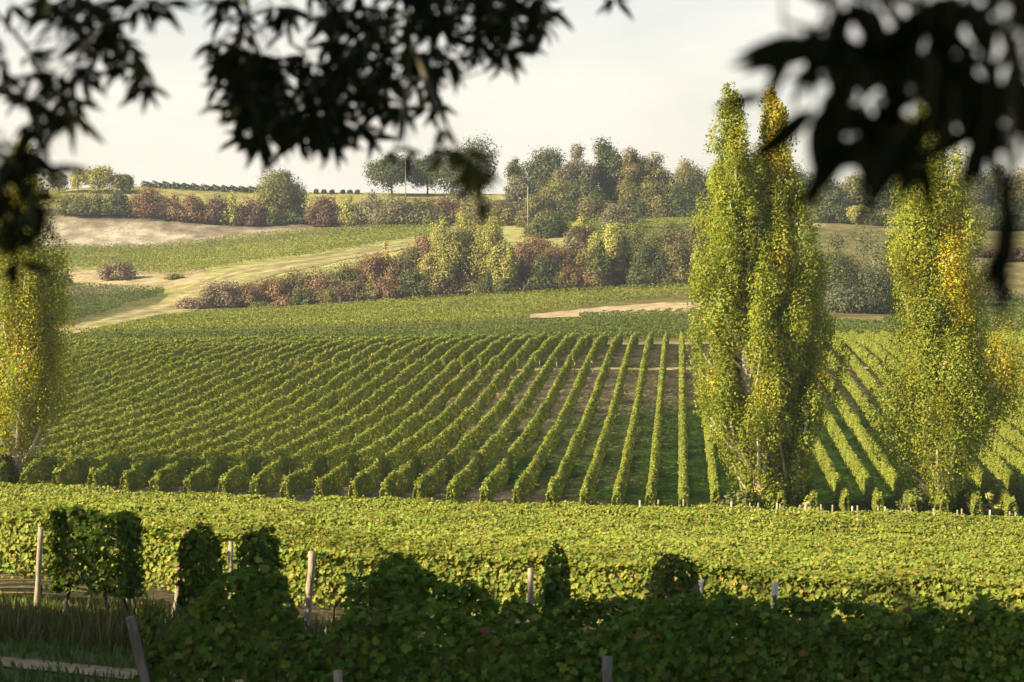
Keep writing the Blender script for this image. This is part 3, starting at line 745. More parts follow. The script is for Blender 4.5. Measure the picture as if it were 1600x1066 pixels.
T(1062, 285, 80, 676, OAK, 'low dark tree at the front of the wood beside the twin poplars', gW, base_frac=.05)
T(918, 275, 70, 680, OAK, 'low blue-green tree at the front of the wood below the grey one', gW, base_frac=.05)
T(872, 280, 76, 684, OLIVE, 'low olive tree at the front left of the wood', gW, base_frac=.05)
for i, (px, yt) in enumerate([(1128, 250), (1178, 246), (1228, 250)]):
    T(px, yt, 86, 690, OAK, 'dark tree of the wood hidden mostly behind the twin poplars', gW, base_frac=.08)
gR = 'trees of the right-hand wood'
for px, yt, w, pal, lab in [(1290, 262, 90, OAK, 'dark tree of the right wood just right of the twin poplars'), (1345, 270, 80, OLIVE, 'olive tree of the right wood between the poplars'), (1395, 256, 84, OAK, 'dark tree of the right wood left of the right poplar top'),
                            (1450, 258, 90, OAK, 'dark tree of the right wood directly behind the right poplar'), (1508, 262, 80, OLIVE, 'olive tree of the right wood behind the hanging leaves'), (1556, 254, 84, OAK, 'dark tree of the right wood near the right edge'), (1604, 258, 90, BROWN, 'bronze tree of the right wood at the right edge'), (1318, 300, 80, OAK, 'low dark tree at the front of the right wood')]:
    T(px, yt, w*1.1, 655, pal, lab, gR, base_frac=.03)
for i, px in enumerate([1262, 1305, 1350, 1392, 1436, 1480, 1524, 1568, 1612]):
    B(px, 316 + (i*37 % 17), 62, 648, OAK if i % 3 else OLIVE, 'dark undergrowth shrub along the foot of the right-hand wood', 'undergrowth of the right-hand wood')
for i, px in enumerate([838, 880, 925, 985, 1030, 1072]):
    B(px, 300 + (i*29 % 19), 60, 672, OAK if i % 2 else BROWN, 'dark undergrowth shrub along the foot of the wood left of the twin poplars', 'undergrowth of the wood')
T(1340, 320, 40, 628, YGREEN, 'small pointed pale green tree before the right wood', 'lone trees on the hill', base_frac=.1)
B(855, 328, 66, 608, OAK, 'round dark green shrub right of the hooked pole', 'shrubs before the wood')
B(912, 334, 34, 612, YGREEN, 'small pale yellow-green shrub right of the round dark one', 'shrubs before the wood')
B(966, 311, 58, 626, GREYO, 'pale brown feathery shrub before the wood', 'shrubs before the wood', airy=.3)
gK = 'shrubs on the bank above the bright vineyard'
LB = [(300, 466, 44, 528, BARE, 'low brown scrub at the left end of the bank'), (352, 438, 74, 530, BARE, 'leafless grey-brown shrub where the track bends'), (392, 448, 44, 530, ROSE, 'low pink-brown shrub right of the leafless one'),
      (428, 438, 50, 532, RED, 'reddish shrub on the left part of the bank'), (462, 426, 52, 534, BROWN, 'brown shrub on the left part of the bank between red ones'), (498, 424, 54, 533, RED, 'wine-red shrub left of an olive shrub on the bank'),
      (540, 416, 60, 533, OLIVE, 'olive shrub amid the red scrub below the grassy track'), (566, 404, 50, 540, ROSE, 'rosy shrub on the bank crest below the yellow sapling'), (592, 402, 60, 534, RED, 'red-brown shrub below the yellow sapling'), (636, 392, 64, 536, BROWN, 'bronze shrub left of the pale green trees'),
      (662, 374, 50, 552, ROSE, 'rose-red shrub high on the bank beside the pale green trees'), (684, 408, 60, 532, RED, 'red shrub at the left foot of the pale green trees'), (730, 418, 60, 530, RED, 'red shrub below the pale green trees'), (800, 412, 56, 532, ROSE, 'pink-brown shrub right of the pale green trees'),
      (836, 372, 68, 545, RED, 'large dark red shrub below the hooked pole'), (868, 392, 60, 536, ROSE, 'pinkish shrub below the round dark green shrub'), (884, 368, 44, 542, GREYO, 'grey-green upright shrub beside the large dark red one'), (912, 362, 46, 552, DARKR, 'purple shrub between the grey-green and yellow-green shrubs'),
      (916, 388, 50, 536, BROWN, 'brown shrub below the purple one'), (1000, 352, 70, 540, OLIVE, 'tall olive shrub right of the yellow-green tree'), (1042, 350, 70, 540, BROWN, 'bronze shrub with an orange tint near the twin poplars'), (1082, 352, 64, 540, BROWN, 'brown shrub of the bank touching the twin poplars'), (1020, 386, 70, 531, OAK, 'dark green shrub low on the bank left of the twin poplars'), (1130, 356, 80, 540, BROWN, 'brown shrub of the bank behind the twin poplars'), (770, 392, 70, 545, RED, 'red shrub behind the foot of the pale green trees')]
for i, a in enumerate(LB):
    if 390 < a[0] < 1100:
        B(a[0] + 14, a[1] + 24, a[2]*.9, 525, [BROWN, DARKR, OLIVE, RED, OAK][i % 5], 'low scrub below the ' + a[5].split(' on the')[0].split(' of the')[0].split(' right of')[0].split(' below')[0].split(' left of')[0].split(' beside')[0].split(' amid')[0], 'low scrub at the bank foot')
for a in LB: B(a[0], a[1] - (9 if a[0] > 380 else 0), a[2]*1.15, *a[3:], gK, airy=.25 if a[4] is BARE else 0)
B(602, 378, 15, 558, YELL, 'tiny bright yellow sapling on the bank crest', gK, vert=1.6)
gP = 'pale green trees on the bank'
for px, yt, w, D, lab in [(692, 336, 76, 528, 'leftmost of the pale yellow-green trees on the bank'), (736, 324, 88, 530, 'tallest of the pale yellow-green trees on the bank'), (770, 336, 64, 527, 'narrow pale green tree right of the tallest one on the bank'), (788, 374, 48, 523, 'lowest of the pale yellow-green trees, with hanging branches')]:
    T(px, yt, w, D, YGREEN, lab, gP, base_frac=.0, vert=1.5)
T(956, 346, 76, 530, YGREEN, 'yellow-green tree on the bank right of the brown shrubs', gP, base_frac=.05, vert=1.3)
T(936, 372, 46, 527, GREEN, 'small green tree at the left side of the yellow-green tree', gP, base_frac=.05)
gL = 'shrubs on the dry slope by the track'
B(184, 404, 54, 592, BARE, 'round twiggy brown shrub on the dry bare slope', gL, airy=.2)
B(104, 420, 18, 585, GREEN, 'tiny green bush on the dry slope beside the left poplar', gL)
B(272, 427, 34, 582, OLIVE, 'low olive bush beside the grassy track', gL, airy=.2)
gB = 'large shrubs behind the poplars'
B(1304, 360, 80, 466, OAK, 'dark thicket hard against the twin poplars on their right', gB)
B(1438, 376, 90, 470, OAK, 'dark thicket behind the trunk of the right poplar', gB)
B(1352, 350, 130, 468, THICK, 'large grey-green thicket between the twin and right poplars', gB)
B(1410, 374, 96, 478, OAK, 'dark thicket behind the right poplar', gB)
B(1300, 380, 90, 480, OLIVE, 'olive thicket partly hidden by the twin poplars', gB)
B(1332, 408, 90, 462, THICK, 'grey-olive thicket at the foot of the large one behind the poplars', gB)
B(1480, 386, 96, 474, THICK, 'green thicket behind the golden side of the right poplar', gB)
B(1545, 402, 60, 500, OLIVE, 'olive thicket behind the right edge of the right poplar', gB)
B(1582, 386, 60, 560, DARKR, 'dark red shrub near the right edge behind the hanging leaf', gB)
B(1530, 390, 60, 565, DARKR, 'dark red shrub behind the yellow leaves of the right poplar', gB)
B(1640, 384, 70, 560, DARKR, 'dark red shrub cut by the right edge', gB)

# --- poplars
POPC = ([[.27, .32, .042], [.22, .27, .036], [.33, .36, .052], [.38, .34, .05], [.19, .23, .03]], [40, 30, 22, 1, 6])
POPY = ([[.60, .46, .035], [.48, .41, .04], [.34, .34, .045], [.60, .42, .035]], [4, 3, 4, .4])
def poplar(base_px, D, axis, prof, label, group, seed, n=26000, yellow=None, leaf=.14, loose=.32, wide=1.0):
    """axis: photo points of the leading shoot from foot to top; prof: (t, left, right) half-widths in photo pixels along the height"""
    rng = np.random.default_rng(seed)
    b = GP(base_px, D); ax = np.array([P(x, y, D) for x, y in axis]); ax[0] = b
    tt = (ax[:, 2]-b[2])/(ax[-1, 2]-b[2]); H = ax[-1, 2]-b[2]
    pr = np.array(prof, float); pr[:, 1:] *= 1.08*wide; sc = D/F
    axf = lambda t: np.stack([np.interp(t, tt, ax[:, 0]), np.full_like(t, b[1]), b[2]+t*H], -1)
    # steep branches leaving the stem, each carrying a string of clumps
    cen, rad, limbs = [], [], []
    nb = 105
    for i in range(nb):
        t0 = rng.random()**1.1*.88 + .008; az = rng.random()*6.283; ln = (.13 + .10*rng.random())
        t1 = min(t0 + ln, .995)
        wl = np.interp(t1, pr[:, 0], pr[:, 1])*sc; wr = np.interp(t1, pr[:, 0], pr[:, 2])*sc
        wx = wl if math.cos(az) < 0 else wr; wy = (wl+wr)/2
        reach = .42+.60*rng.random()
        s0 = axf(np.array([t0]))[0]; s1 = axf(np.array([t1]))[0] + np.array([math.cos(az)*wx*reach, math.sin(az)*wy*reach, 0])
        mid = s0*.5+s1*.5 + np.array([math.cos(az)*wx*.22, math.sin(az)*wy*.22, -.02*H])
        limbs.append((s0, mid, s1, t0))
        for q in np.linspace(.35, 1.0, 4) + rng.normal(size=4)*.05:
            c = (1-q)**2*s0 + 2*q*(1-q)*mid + q*q*s1
            tq = (c[2]-b[2])/H; wloc = (np.interp(tq, pr[:, 0], pr[:, 1])+np.interp(tq, pr[:, 0], pr[:, 2]))/2*sc
            r = wloc*(.10+.13*rng.random()) + .20
            cen.append(c + rng.normal(size=3)*.25); rad.append([r, r, r*(1.5+1.1*rng.random())])
    for q in np.linspace(.55, .985, 14):
        wloc = (np.interp(q, pr[:, 0], pr[:, 1])+np.interp(q, pr[:, 0], pr[:, 2]))/2*sc
        c = axf(np.array([q]))[0]; r = wloc*.3+.2; cen.append(c); rad.append([r, r, min(r*1.6, (1.0-q)*H+.4)])
    for q in range(26):
        a_ = rng.random()*6.283; rq = .3 + .9*rng.random(); hq = .3 + .13*H*rng.random()**1.4; cen.append(b + np.array([math.cos(a_)*rq, math.sin(a_)*rq, hq])); rad.append([.45, .45, .9])
    cen = np.array(cen); rad = np.array(rad)
    pts, nd, ci = clumps(rng, cen, rad, n, .72)
    # keep to the outline, ragged at the edge
    tq = np.clip((pts[:, 2]-b[2])/H, 0, 1); a0 = axf(tq)
    dx = pts[:, 0]-a0[:, 0]; wl = np.interp(tq, pr[:, 0], pr[:, 1])*sc; wr = np.interp(tq, pr[:, 0], pr[:, 2])*sc
    azp = np.arctan2(pts[:, 1]-b[1], dx); lob = .62 + .82*vnoise(tq*H + 40*seed, azp*1.6 + 9, 1.7, seed)
    lim = np.where(dx < 0, wl, wr)*lob; rr = np.hypot(dx/np.maximum(lim, .05), (pts[:, 1]-b[1])/np.maximum((wl+wr)/2, .05))
    k = (rr < (1.02 + .20*rng.normal(size=len(cen)))[ci] + .05*rng.normal(size=n)) & (rng.random(n) < (loose + .85*rng.random(len(cen)))[ci]) & (pts[:, 2] > b[2]+.15) & (pts[:, 2] < ax[-1, 2]+.3)
    pts, nd, ci, tq, dx = pts[k], nd[k], ci[k], tq[k], dx[k]; n = len(pts)
    tone = (.80 + .4*rng.random(len(cen)))
    C = palette(rng, n, *POPC, jit=.12)
    if yellow is not None:
        isy = np.array([rng.random() < yellow(float((c[2]-b[2])/H), float(c[0]-np.interp((c[2]-b[2])/H, tt, ax[:, 0]))/sc) for c in cen])
        ym = isy[ci] & (rng.random(n) < .9)
        Cy = palette(rng, n, *POPY); C = np.where(ym[:, None], Cy, C)
    C = C*tone[ci][:, None]
    nr = nd + rng.normal(size=(n, 3))*.33 + np.array([0, 0, .15]) - .40*SUN_DIR
    V, Fs, C = leaf_mesh(pts, nr, leaf*(.6+.8*rng.random(n)), T_OVAL, C, rng)
    e = empty('poplar_tree', b, label, 'tree', group)
    build('crown', V, Fs, M_POP, C, e)
    tr = .34
    ts = np.linspace(0, .97, 22); pt = axf(ts); pt[:, 0] += .10*np.sin(ts*19+seed); pt[:, 1] += .12*np.cos(ts*15+seed); pt[0, 2] -= .4
    V, Fs = tube(pt, tr*(1.25-1.15*ts)*np.where(ts < .03, 1.3, 1), 9)
    build('trunk', V, Fs, M_PBARK, None, e, smooth=True)
    parts = []
    for (s0, mid, s1, t0) in limbs:
        q = np.linspace(0, .72, 6)[:, None]; r0 = tr*(1-t0)*.42+.035
        parts.append(tube((1-q)**2*s0 + 2*q*(1-q)*mid + q*q*s1, r0*(1-.85*q[:, 0]), 5))
    V, Fs, _ = merge(parts); build('limbs', V, Fs, M_PBARK, None, e, smooth=True)
    return e
gT = 'poplars along the valley bottom'
poplar(1192, 147.5, [(1192, 800), (1172, 620), (1155, 400), (1146, 250), (1138, 136)], [(0, 30, 26), (.06, 50, 40), (.15, 62, 45), (.28, 92, 55), (.42, 88, 60), (.55, 74, 62), (.66, 66, 50), (.78, 58, 42), (.87, 46, 34), (.94, 32, 24), (1, 9, 9)],
       'left stem of the twin tall green poplars, pointed top left of its yellowing neighbour', gT, 11, n=165000, yellow=lambda t, dx: .05)
poplar(1236, 148.6, [(1236, 802), (1232, 620), (1224, 400), (1214, 250), (1203, 140)], [(0, 24, 28), (.06, 34, 46), (.15, 40, 52), (.28, 50, 78), (.42, 60, 86), (.55, 58, 74), (.66, 50, 64), (.78, 42, 54), (.87, 34, 44), (.94, 24, 30), (1, 9, 9)],
       'right stem of the twin tall poplars, its top turning golden', gT, 12, n=165000, yellow=lambda t, dx: .75 if t > .80 else (.12 if t > .5 else .06))
poplar(1470, 149.5, [(1470, 808), (1466, 620), (1460, 420), (1452, 260), (1446, 160)], [(0, 14, 16), (.04, 26, 30), (.09, 60, 66), (.17, 88, 96), (.28, 92, 112), (.38, 92, 112), (.47, 84, 88), (.56, 66, 86), (.66, 78, 74), (.76, 62, 66), (.87, 50, 60), (.95, 32, 38), (1, 10, 10)],
       'right-hand poplar with golden leaves down its right side', gT, 13, wide=1.12, n=225000, yellow=lambda t, dx: (.8 if dx > 12 and .36 < t < .78 else (.22 if .56 < t < .74 else .04)))
poplar(26, 149, [(26, 760), (30, 600), (34, 450), (38, 320), (40, 214)], [(0, 16, 14), (.05, 28, 20), (.10, 60, 26), (.2, 90, 60), (.3, 96, 84), (.45, 100, 82), (.6, 92, 74), (.75, 74, 58), (.9, 44, 34), (1, 9, 9)],
       'yellowing poplar at the left edge with a bare forked trunk', gT, 14, wide=1.02, loose=.06, n=140000, yellow=lambda t, dx: .28 if t < .7 else .18)
B(1150, 764, 56, 146.5, GREEN, 'leafy sucker bush at the left foot of the twin poplars', 'bushes at the poplar feet', leaf=.2)
B(1268, 772, 34, 146.5, YGREEN, 'small sucker bush at the right foot of the twin poplars', 'bushes at the poplar feet', leaf=.2)
B(1428, 760, 50, 147, GREEN, 'sucker bush left of the right poplar foot', 'bushes at the poplar feet', leaf=.2)
B(1548, 768, 26, 147, YGREEN, 'small upright bush right of the right poplar foot', 'bushes at the poplar feet', leaf=.2)
B(8, 686, 34, 148, GREEN, 'pale green sucker bush around the left poplar trunk', 'bushes at the poplar feet', leaf=.2)

# ------------------------------------------------------------------ grass of the shaded headland
rng = np.random.default_rng(77)
n = 38000
gxx = rng.uniform(-13, -1.8, n); gyy = rng.uniform(26, 47, n)
dens = vnoise(gxx, gyy, 1.3, 21)
pc_ = 31.52 - .11*(gxx+7) + .16*(vnoise(gxx, gyy, .5, 33)-.5); inpath = (np.abs(gyy-pc_) < .30) | ((np.abs(gyy-pc_) < .48) & (rng.random(n) < .3))
k = (rng.random(n) < .25+.75*dens) & ~inpath
gxx, gyy = gxx[k], gyy[k]; n = len(gxx)
tall = (gyy > 33.8) & (gyy < 39.5)
hh = np.where(tall, .28+.34*rng.random(n), .10+.12*rng.random(n))*(.6+.6*vnoise(gxx, gyy, .8, 22))
az = rng.random(n)*6.283; wv = .012+.012*rng.random(n)
bx = np.stack([np.cos(az)*wv, np.sin(az)*wv, np.zeros(n)], 1); ld = rng.normal(size=(n, 2))*.22*hh[:, None]
root = np.stack([gxx, gyy, G(gxx, gyy)], 1)
m1 = root + np.concatenate([ld*.35, (hh*.6)[:, None]], 1); tp = root + np.concatenate([ld, hh[:, None]], 1)
V = np.stack([root-bx, root+bx, m1+bx*.7, tp, m1-bx*.7], 1).reshape(-1, 3)
Fs = (np.array([[0, 1, 2, 4]])[None] + (np.arange(n)*5)[:, None, None]).reshape(-1, 4); F3 = (np.array([[4, 2, 3]])[None] + (np.arange(n)*5)[:, None, None]).reshape(-1, 3)
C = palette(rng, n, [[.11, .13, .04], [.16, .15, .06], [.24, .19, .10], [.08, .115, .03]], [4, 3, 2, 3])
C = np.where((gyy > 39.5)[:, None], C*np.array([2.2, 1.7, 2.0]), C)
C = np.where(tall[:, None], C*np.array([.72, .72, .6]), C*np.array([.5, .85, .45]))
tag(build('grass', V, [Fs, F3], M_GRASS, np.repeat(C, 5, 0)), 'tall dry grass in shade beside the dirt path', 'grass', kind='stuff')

# ------------------------------------------------------------------ the tree overhead whose leaves hang into view, and the trees that shade the foreground
tree = empty('overhanging_tree', (-2.4, -2.2, float(G(-2.4, -2.2))), 'dark tree overhead whose blurred leafy branches hang into the top of the picture', 'tree')
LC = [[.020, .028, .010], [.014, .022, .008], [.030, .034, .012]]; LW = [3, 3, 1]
def hang(label, blobs, depth, leaf_len, seed, twigs, cols=LC, dense=1.0):
    """blobs: (px, py, rx, ry, coverage, tilt); leaves hang in little fans from twig nodes inside each blob"""
    rng = np.random.default_rng(seed)
    cs, ns, ds, sz = [], [], [], []; tw = []
    for (cx, cy, rx, ry, cov, dz) in blobs:
        d0 = depth + dz
        lp = leaf_len*F/d0; nf = max(1, int(math.pi*rx*ry*cov*dense*1.9/(lp*lp*.22*4.2)))
        for _ in range(nf):
            a = rng.random()*6.283; r = math.sqrt(rng.random())
            fx, fy = cx + math.cos(a)*r*rx, cy + math.sin(a)*r*ry - lp*.25
            D = d0 + rng.normal()*.05*d0
            node = P(fx, fy, D)
            out = math.atan2((fx-cx)/max(rx, 1), 1.4)
            k = rng.integers(3, 6)
            main = out*.8 + rng.normal()*.35
            for j in range(k):
                th = main + (j-(k-1)/2)*.62 + rng.normal()*.18       # angle from straight down
                ph = rng.normal()*.45
                dv = np.array([math.sin(th)*math.cos(ph), math.sin(ph)*.8, -math.cos(th)*math.cos(ph)])
                cs.append(node + dv*leaf_len*.06); ds.append(dv); ns.append(np.array([rng.normal()*.5, -1 + rng.normal()*.4, rng.normal()*.4+.2])); sz.append(leaf_len*(.65+.6*rng.random()))
            tw.append(node)
    n = len(cs)
    C = palette(rng, n, cols, LW)
    V, Fs, C = leaf_mesh(np.array(cs), np.array(ns), np.array(sz), T_LANCE, C, rng, droop=np.array(ds))
    parts = []
    tw = np.array(tw)
    mains = []
    for pts in twigs:
        Q = np.array([P(x, y, depth+dz) for x, y, dz in pts]); s = np.linspace(0, 1, len(Q)); q = np.linspace(0, 1, 14)
        Q = np.stack([np.interp(q, s, Q[:, i]) for i in range(3)], 1); mains.append(Q)
        parts.append(tube(Q, np.linspace(.0045, .0012, 14)*depth/4, 6))
    allm = np.concatenate(mains)
    for p in tw[::2]:
        j = np.argmin(np.linalg.norm(allm - p - np.array([0, 0, .03]), axis=1)); a = allm[j]
        mid = (a+p)/2 + np.array([0, 0, .02*depth/4]); parts.append(tube(np.array([a, mid, p]), np.array([.0016, .0013, .001])*depth/4, 4))
    Vt, Ft, _ = merge(parts)
    br = build('branch', Vt, Ft, M_BARK, None, tree, smooth=True); br['label'] = label
    lv = build('leaves', V, Fs, M_HANG, C, tree); lv.parent = br
    return br
hang('thin leafy branch hanging at the left edge', [
    (12, 20, 18, 16, 2.4, 0), (105, 22, 38, 26, 3.0, 0), (150, 62, 28, 44, 3.2, 0), (200, 18, 42, 24, 2.8, 0), (190, 66, 28, 28, 2.6, 0), (212, 118, 30, 36, 2.2, 0), (140, 96, 16, 20, 2.4, 0), (235, 12, 20, 14, 2, 0),
    (95, 150, 40, 40, 3.0, -.4), (28, 122, 32, 28, 2.6, -.4), (108, 188, 24, 18, 2.4, -.4), (48, 190, 22, 44, 2.2, -.6)], 5.6, .072, 31,
    [[(-40, -120, 0), (60, -40, 0), (150, 10, 0), (205, 90, 0), (235, 140, 0)], [(-60, -40, 0), (30, 60, -.2), (80, 130, -.4), (105, 190, -.4)], [(60, -60, 0), (130, 20, 0), (150, 90, 0)]])
hang('darker leafy branch hanging low over the left poplar', [
    (30, 240, 40, 34, 2.0, 0), (40, 262, 56, 24, 2.0, 0), (20, 310, 40, 54, 2.4, 0), (56, 330, 26, 36, 1.4, 0), (20, 380, 32, 44, 2.0, 0), (70, 366, 26, 22, 1.2, 0), (-30, 330, 40, 90, 2.0, 0)], 4.1, .062, 32,
    [[(-120, 120, .3), (-30, 200, .1), (30, 270, 0), (60, 360, 0)], [(-100, 200, .1), (-10, 300, 0), (20, 400, 0)]])
hang('broad dense leafy branch hanging at the top centre', [
    (395, 20, 60, 26, 1.7, 0), (480, 30, 60, 34, 1.5, 0), (600, 30, 80, 46, 2.4, 0), (720, 28, 80, 44, 2.6, 0), (800, 24, 60, 34, 2.8, 0), (770, 90, 44, 24, 1.4, 0), (340, 10, 24, 14, 1.8, 0), (330, 96, 34, 20, 1.8, 0), (390, 90, 56, 30, 1.7, 0), (440, 130, 70, 44, 3.4, 0), (385, 150, 46, 34, 3.2, 0), (400, 110, 60, 30, 2.4, 0),
    (460, 180, 76, 40, 3.4, 0), (425, 212, 50, 28, 3.0, 0), (500, 215, 60, 24, 2.6, 0), (540, 110, 60, 46, 2.6, 0), (560, 170, 54, 44, 2.4, 0), (620, 120, 56, 44, 2.4, 0), (640, 175, 44, 26, 1.9, 0), (690, 100, 44, 30, 1.8, 0), (550, 218, 50, 16, 1.4, 0), (745, 85, 40, 26, 1.0, 0), (800, 80, 30, 20, .7, .5), (690, 150, 22, 20, 1.0, 0), (945, 14, 26, 14, 1.8, 0), (850, 8, 26, 12, 1.4, 0)], 6.2, .078, 33,
    [[(500, -120, 0), (600, -20, 0), (560, 90, 0), (470, 150, 0), (420, 200, 0)], [(640, -90, 0), (720, 10, 0), (690, 110, 0), (640, 190, 0)], [(380, -60, 0), (390, 40, 0), (340, 100, 0)], [(700, -60, 0), (800, 10, 0), (840, 80, .4)], [(560, 60, 0), (560, 160, 0), (545, 220, 0)], [(860, -60, 0), (950, 0, 0), (955, 20, 0)]])
hang('drooping thin branch in front of the skyline oaks', [
    (612, 246, 26, 22, 1.3, 0), (690, 230, 26, 24, 1.2, 0), (735, 250, 44, 30, 1.7, 0), (748, 292, 30, 26, 1.4, 0), (745, 316, 12, 12, .9, 0)], 5.2, .06, 34,
    [[(640, 60, .5), (680, 160, .2), (720, 240, 0), (750, 310, 0)], [(640, 120, .4), (625, 200, .1), (612, 250, 0)]], cols=[[.10, .10, .03], [.07, .08, .025], [.15, .11, .04]])  # lighter leaf colours paint in the sun falling on this branch
hang('nearest branch with big blurred leaves at the upper right', [
    (1300, 40, 60, 46, 2.2, 0), (1380, 40, 70, 50, 2.8, 0), (1460, 40, 60, 50, 2.6, 0), (1360, 110, 70, 40, 2.6, 0), (1290, 110, 44, 34, 2.0, 0), (1440, 110, 56, 44, 2.6, 0), (1225, 70, 24, 20, 1.2, 0), (1275, 180, 22, 40, .9, 0), (1340, 180, 22, 36, .45, 0),
    (1400, 165, 22, 28, .45, 0), (1330, 245, 30, 14, .7, 0), (1450, 190, 26, 28, .6, 0), (1545, 60, 50, 60, 1.2, 0), (1520, 150, 24, 44, 1.2, 0), (1580, 160, 18, 60, 1.2, 0), (1540, 215, 34, 20, 1.3, 0), (1590, 20, 50, 34, 2.4, 0), (1530, 20, 50, 34, 2.4, 0), (1480, 130, 26, 46, .9, 0), (1385, 215, 22, 20, .4, 0)], 2.95, .10, 35,
    [[(1300, -140, 0), (1360, -20, 0), (1340, 90, 0), (1300, 190, 0)], [(1420, -140, 0), (1440, 0, 0), (1410, 150, 0)], [(1480, -100, 0), (1530, 20, 0), (1560, 160, 0), (1545, 220, 0)]], dense=1.15)
def single(label, segs, seed):
    """single big leaves: (px0,py0,px1,py1,D)"""
    rng = np.random.default_rng(seed); cs, ns, ds, sz, par, tops = [], [], [], [], [], []
    for (x0, y0, x1, y1, D) in segs:
        a, b_ = P(x0, y0, D), P(x1, y1, D*1.01); v = b_-a; cs.append(a); ds.append(unit(v)); sz.append(np.linalg.norm(v)); ns.append([.2*rng.normal(), -1, .2*rng.normal()+.25])
        s = P(x0 + (x0-x1)*.25 + 10, y0 - 50, D); t_ = P(x0 + 20, -90, D); tops.append(t_); par.append(tube(np.array([t_, s*.6+t_*.4, s, (s+a)/2+[0, 0, .006], a]), [.002, .0018, .0016, .0014, .0012], 5))
    V, Fs, C = leaf_mesh(np.array(cs), np.array(ns), np.array(sz), T_LANCE, palette(rng, len(cs), LC, LW), rng, droop=np.array(ds))
    tops = sorted(tops, key=lambda q: q[0]); par.append(tube(np.array(tops), np.full(len(tops), .004), 6)); Vt, Ft, _ = merge(par)
    br = build('branch', Vt, Ft, M_BARK, None, tree, smooth=True); br['label'] = label
    lv = build('leaves', V, Fs, M_HANG, C, tree); lv.parent = br
single('stray big leaves below the nearest branch', [(1250, 88, 1136, 106, 2.9), (1265, 60, 1150, 96, 3.0), (1198, 148, 1116, 184, 2.95), (1305, 130, 1262, 330, 2.9), (1290, 215, 1275, 325, 2.9), (1420, 200, 1330, 352, 2.7), (1440, 170, 1400, 320, 2.8), (1460, 240, 1376, 312, 2.7), (1445, 240, 1452, 350, 2.7),
        (1540, 120, 1520, 240, 2.9), (1575, 100, 1598, 240, 2.9), (1590, 215, 1500, 262, 2.9), (1480, 130, 1535, 262, 2.9), (1395, 225, 1300, 268, 2.9), (1380, 250, 1295, 272, 2.95), (1572, 300, 1545, 440, 2.3), (1558, 390, 1546, 520, 2.3), (1566, 330, 1560, 470, 2.4), (1562, 380, 1530, 470, 2.3), (1574, 250, 1566, 380, 2.4), (1590, 120, 1578, 250, 2.9), (1552, 90, 1560, 215, 2.9), (1500, 60, 1506, 190, 2.9), (1600, 60, 1540, 130, 2.9), (1530, 230, 1512, 300, 2.8), (1440, 110, 1490, 235, 2.9)], 36)
# trunk, limbs and the crown over our heads
tb = np.array(tree.location)
tp_ = tb + np.array([.3, .3, 3.0])
parts = [tube(np.array([tb - [0, 0, .4], tb + [.05, .1, 1.2], tp_, tp_ + [.3, .2, 2.6], tp_ + [.2, .6, 5]]), [.36, .28, .24, .17, .06], 12)]
for (ex, ey, ez) in [(-3.4, 4.4, 2.3), (-1.4, 5.4, 1.9), (.6, 5.6, 1.9), (2.2, 3.6, 1.5), (3.4, 1.0, 2.6), (-5, 0, 3), (-3, -4, 3), (1.5, -5, 3.2)]:
    en = np.array([ex, ey, ez]); md = (tp_+en)/2 + [0, 0, .8]
    q = np.linspace(0, 1, 10)[:, None]; parts.append(tube((1-q)**2*tp_ + 2*q*(1-q)*md + q*q*en, np.linspace(.10, .018, 10), 7))
V, Fs, _ = merge(parts); build('trunk', V, Fs, M_BARK, None, tree, smooth=True)
rng = np.random.default_rng(91)
n = 42000
d = unit(rng.normal(size=(n, 3))); r = .55 + .45*rng.random(n)
pts = np.array([-1.0, -1.2, 4.2]) + d*r[:, None]*np.array([8.2, 8.6, 3.9])
zf = np.where(pts[:, 1] > 0, .114*pts[:, 1] + .55 + .02*np.abs(pts[:, 0]), .9)
far = np.linalg.norm(pts, axis=1) > 1.0
k = (pts[:, 2] > np.where(pts[:, 1] > 0, zf, -.6)) & far & ((pts[:, 1] < -.5) | (pts[:, 2] > zf))
pts = pts[k]; n = len(pts)
V, Fs, C = leaf_mesh(pts, rng.normal(size=(n, 3)), .24*(.7+.6*rng.random(n)), T_OVAL, palette(rng, n, [[.03, .045, .014], [.045, .06, .018]], [1, 1]), rng)
build('crown', V, Fs, M_HANG, C, tree)

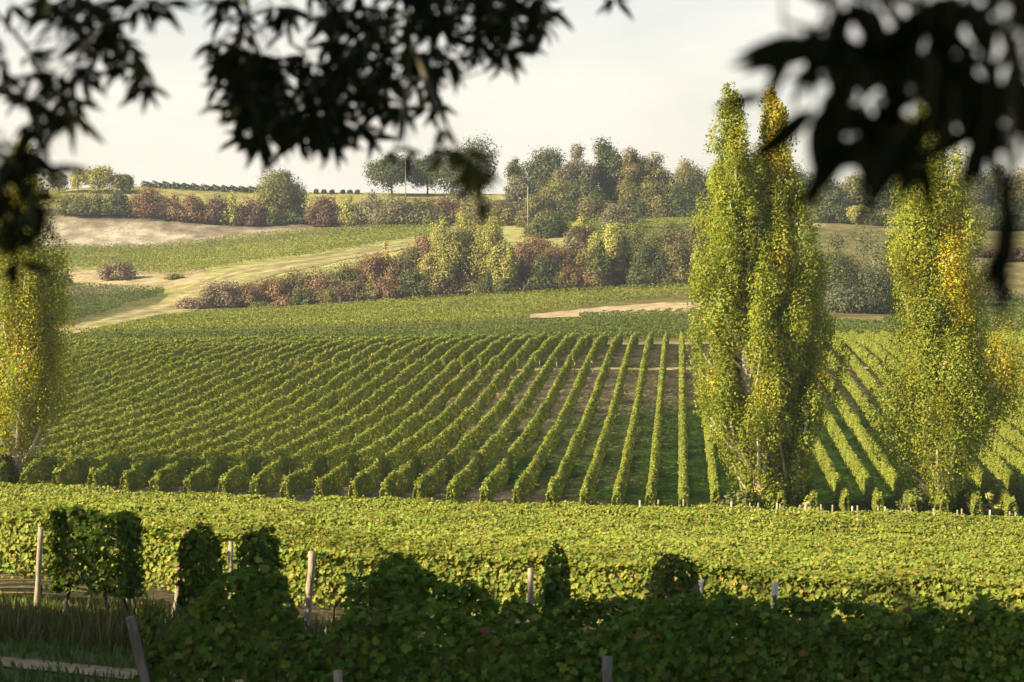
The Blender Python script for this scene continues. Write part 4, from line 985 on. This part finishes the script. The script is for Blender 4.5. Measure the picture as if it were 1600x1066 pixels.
def shade_tree(x, y, cz, R, Rz, label, seed, n=15000):
    rng = np.random.default_rng(seed); b = np.array([x, y, float(G(x, y))])
    e = empty('shade_tree', b, label, 'tree', 'trees beside the viewpoint that shade the near vines')
    m = 26; dd = unit(rng.normal(size=(m, 3))); c = dd*(rng.random((m, 1))**.4)*np.array([R*.7, R*.7, Rz*.7]) + np.array([x, y, cz]); rad = np.full((m, 3), R*.36)
    pts, nd, ci = clumps(rng, c, rad, n, .3)
    zf = .118*np.maximum(pts[:, 1], 0) + .6; inside = (np.abs(pts[:, 0]) < .225*pts[:, 1]+.8)
    pts = pts[~(inside & (pts[:, 2] < zf))]; n = len(pts)
    V, Fs, C = leaf_mesh(pts, rng.normal(size=(n, 3)), .42*(.7+.6*rng.random(n)), T_OVAL, palette(rng, n, *OAK), rng)
    build('crown', V, Fs, M_TREE, C, e)
    parts = [tube(np.array([b - [0, 0, .3], b*.5+np.array([x, y, cz])*.5, [x, y, cz+Rz*.6]]), [.38, .3, .08], 10)]
    for q in range(8):
        s = np.array([x, y, cz-Rz*.5*rng.random()]); parts.append(tube(np.array([s, (s+c[q])/2, c[q]]), [.13, .09, .03], 6))
    V, Fs, _ = merge(parts); build('trunk', V, Fs, M_BARK, None, e, smooth=True)
def shade_at(gx_, gy_, t, R, Rz, label, seed):
    """stand a tree so that its shadow falls around (gx_, gy_)"""
    c, s, e = math.cos(SUN_AZ), math.sin(SUN_AZ), math.tan(SUN_EL)
    shade_tree(gx_ - c*t, gy_ - s*t, -4.6 + e*t, R, Rz, label, seed)
shade_at(-6.5, 32.6, 17, 7.0, 5.0, 'leafy tree left of the viewpoint shading the grassy headland', 201)
shade_at(2.0, 33.5, 20, 5.0, 4.6, 'leafy tree left of the viewpoint shading the vine ends', 202)
shade_at(7.5, 28.5, 21, 6.2, 4.4, 'leafy tree beside the viewpoint shading the nearest rows', 203)
shade_at(-1.0, 25.5, 18, 5.6, 4.2, 'leafy tree near the viewpoint shading the dark leaning post', 204)

# ------------------------------------------------------------------ haze
m, t, o = mat_new('haze_air')
pv = t.nodes.new('ShaderNodeVolumePrincipled'); pv.inputs['Color'].default_value = (.70, .82, 1.0, 1); pv.inputs['Density'].default_value = .00013; pv.inputs['Anisotropy'].default_value = .2
t.links.new(pv.outputs[0], o.inputs['Volume'])
hx = [-2300, 2300]; hy = [-900, 2300]; zmin = float(gz.min())-1; zmax = max(float(gz.max()) + 2, 62.0)
V = np.array([[x, y, z] for z in (zmin, zmax) for y in hy for x in hx])
Fq = np.array([[0, 2, 3, 1], [4, 5, 7, 6], [0, 1, 5, 4], [2, 6, 7, 3], [0, 4, 6, 2], [1, 3, 7, 5]])
hz = build('haze', V, [Fq], m); tag(hz, 'thin pale autumn haze over the valley', 'haze', kind='stuff')
print('verts', sum(len(o.data.vertices) for o in bpy.data.objects if o.type == 'MESH'))
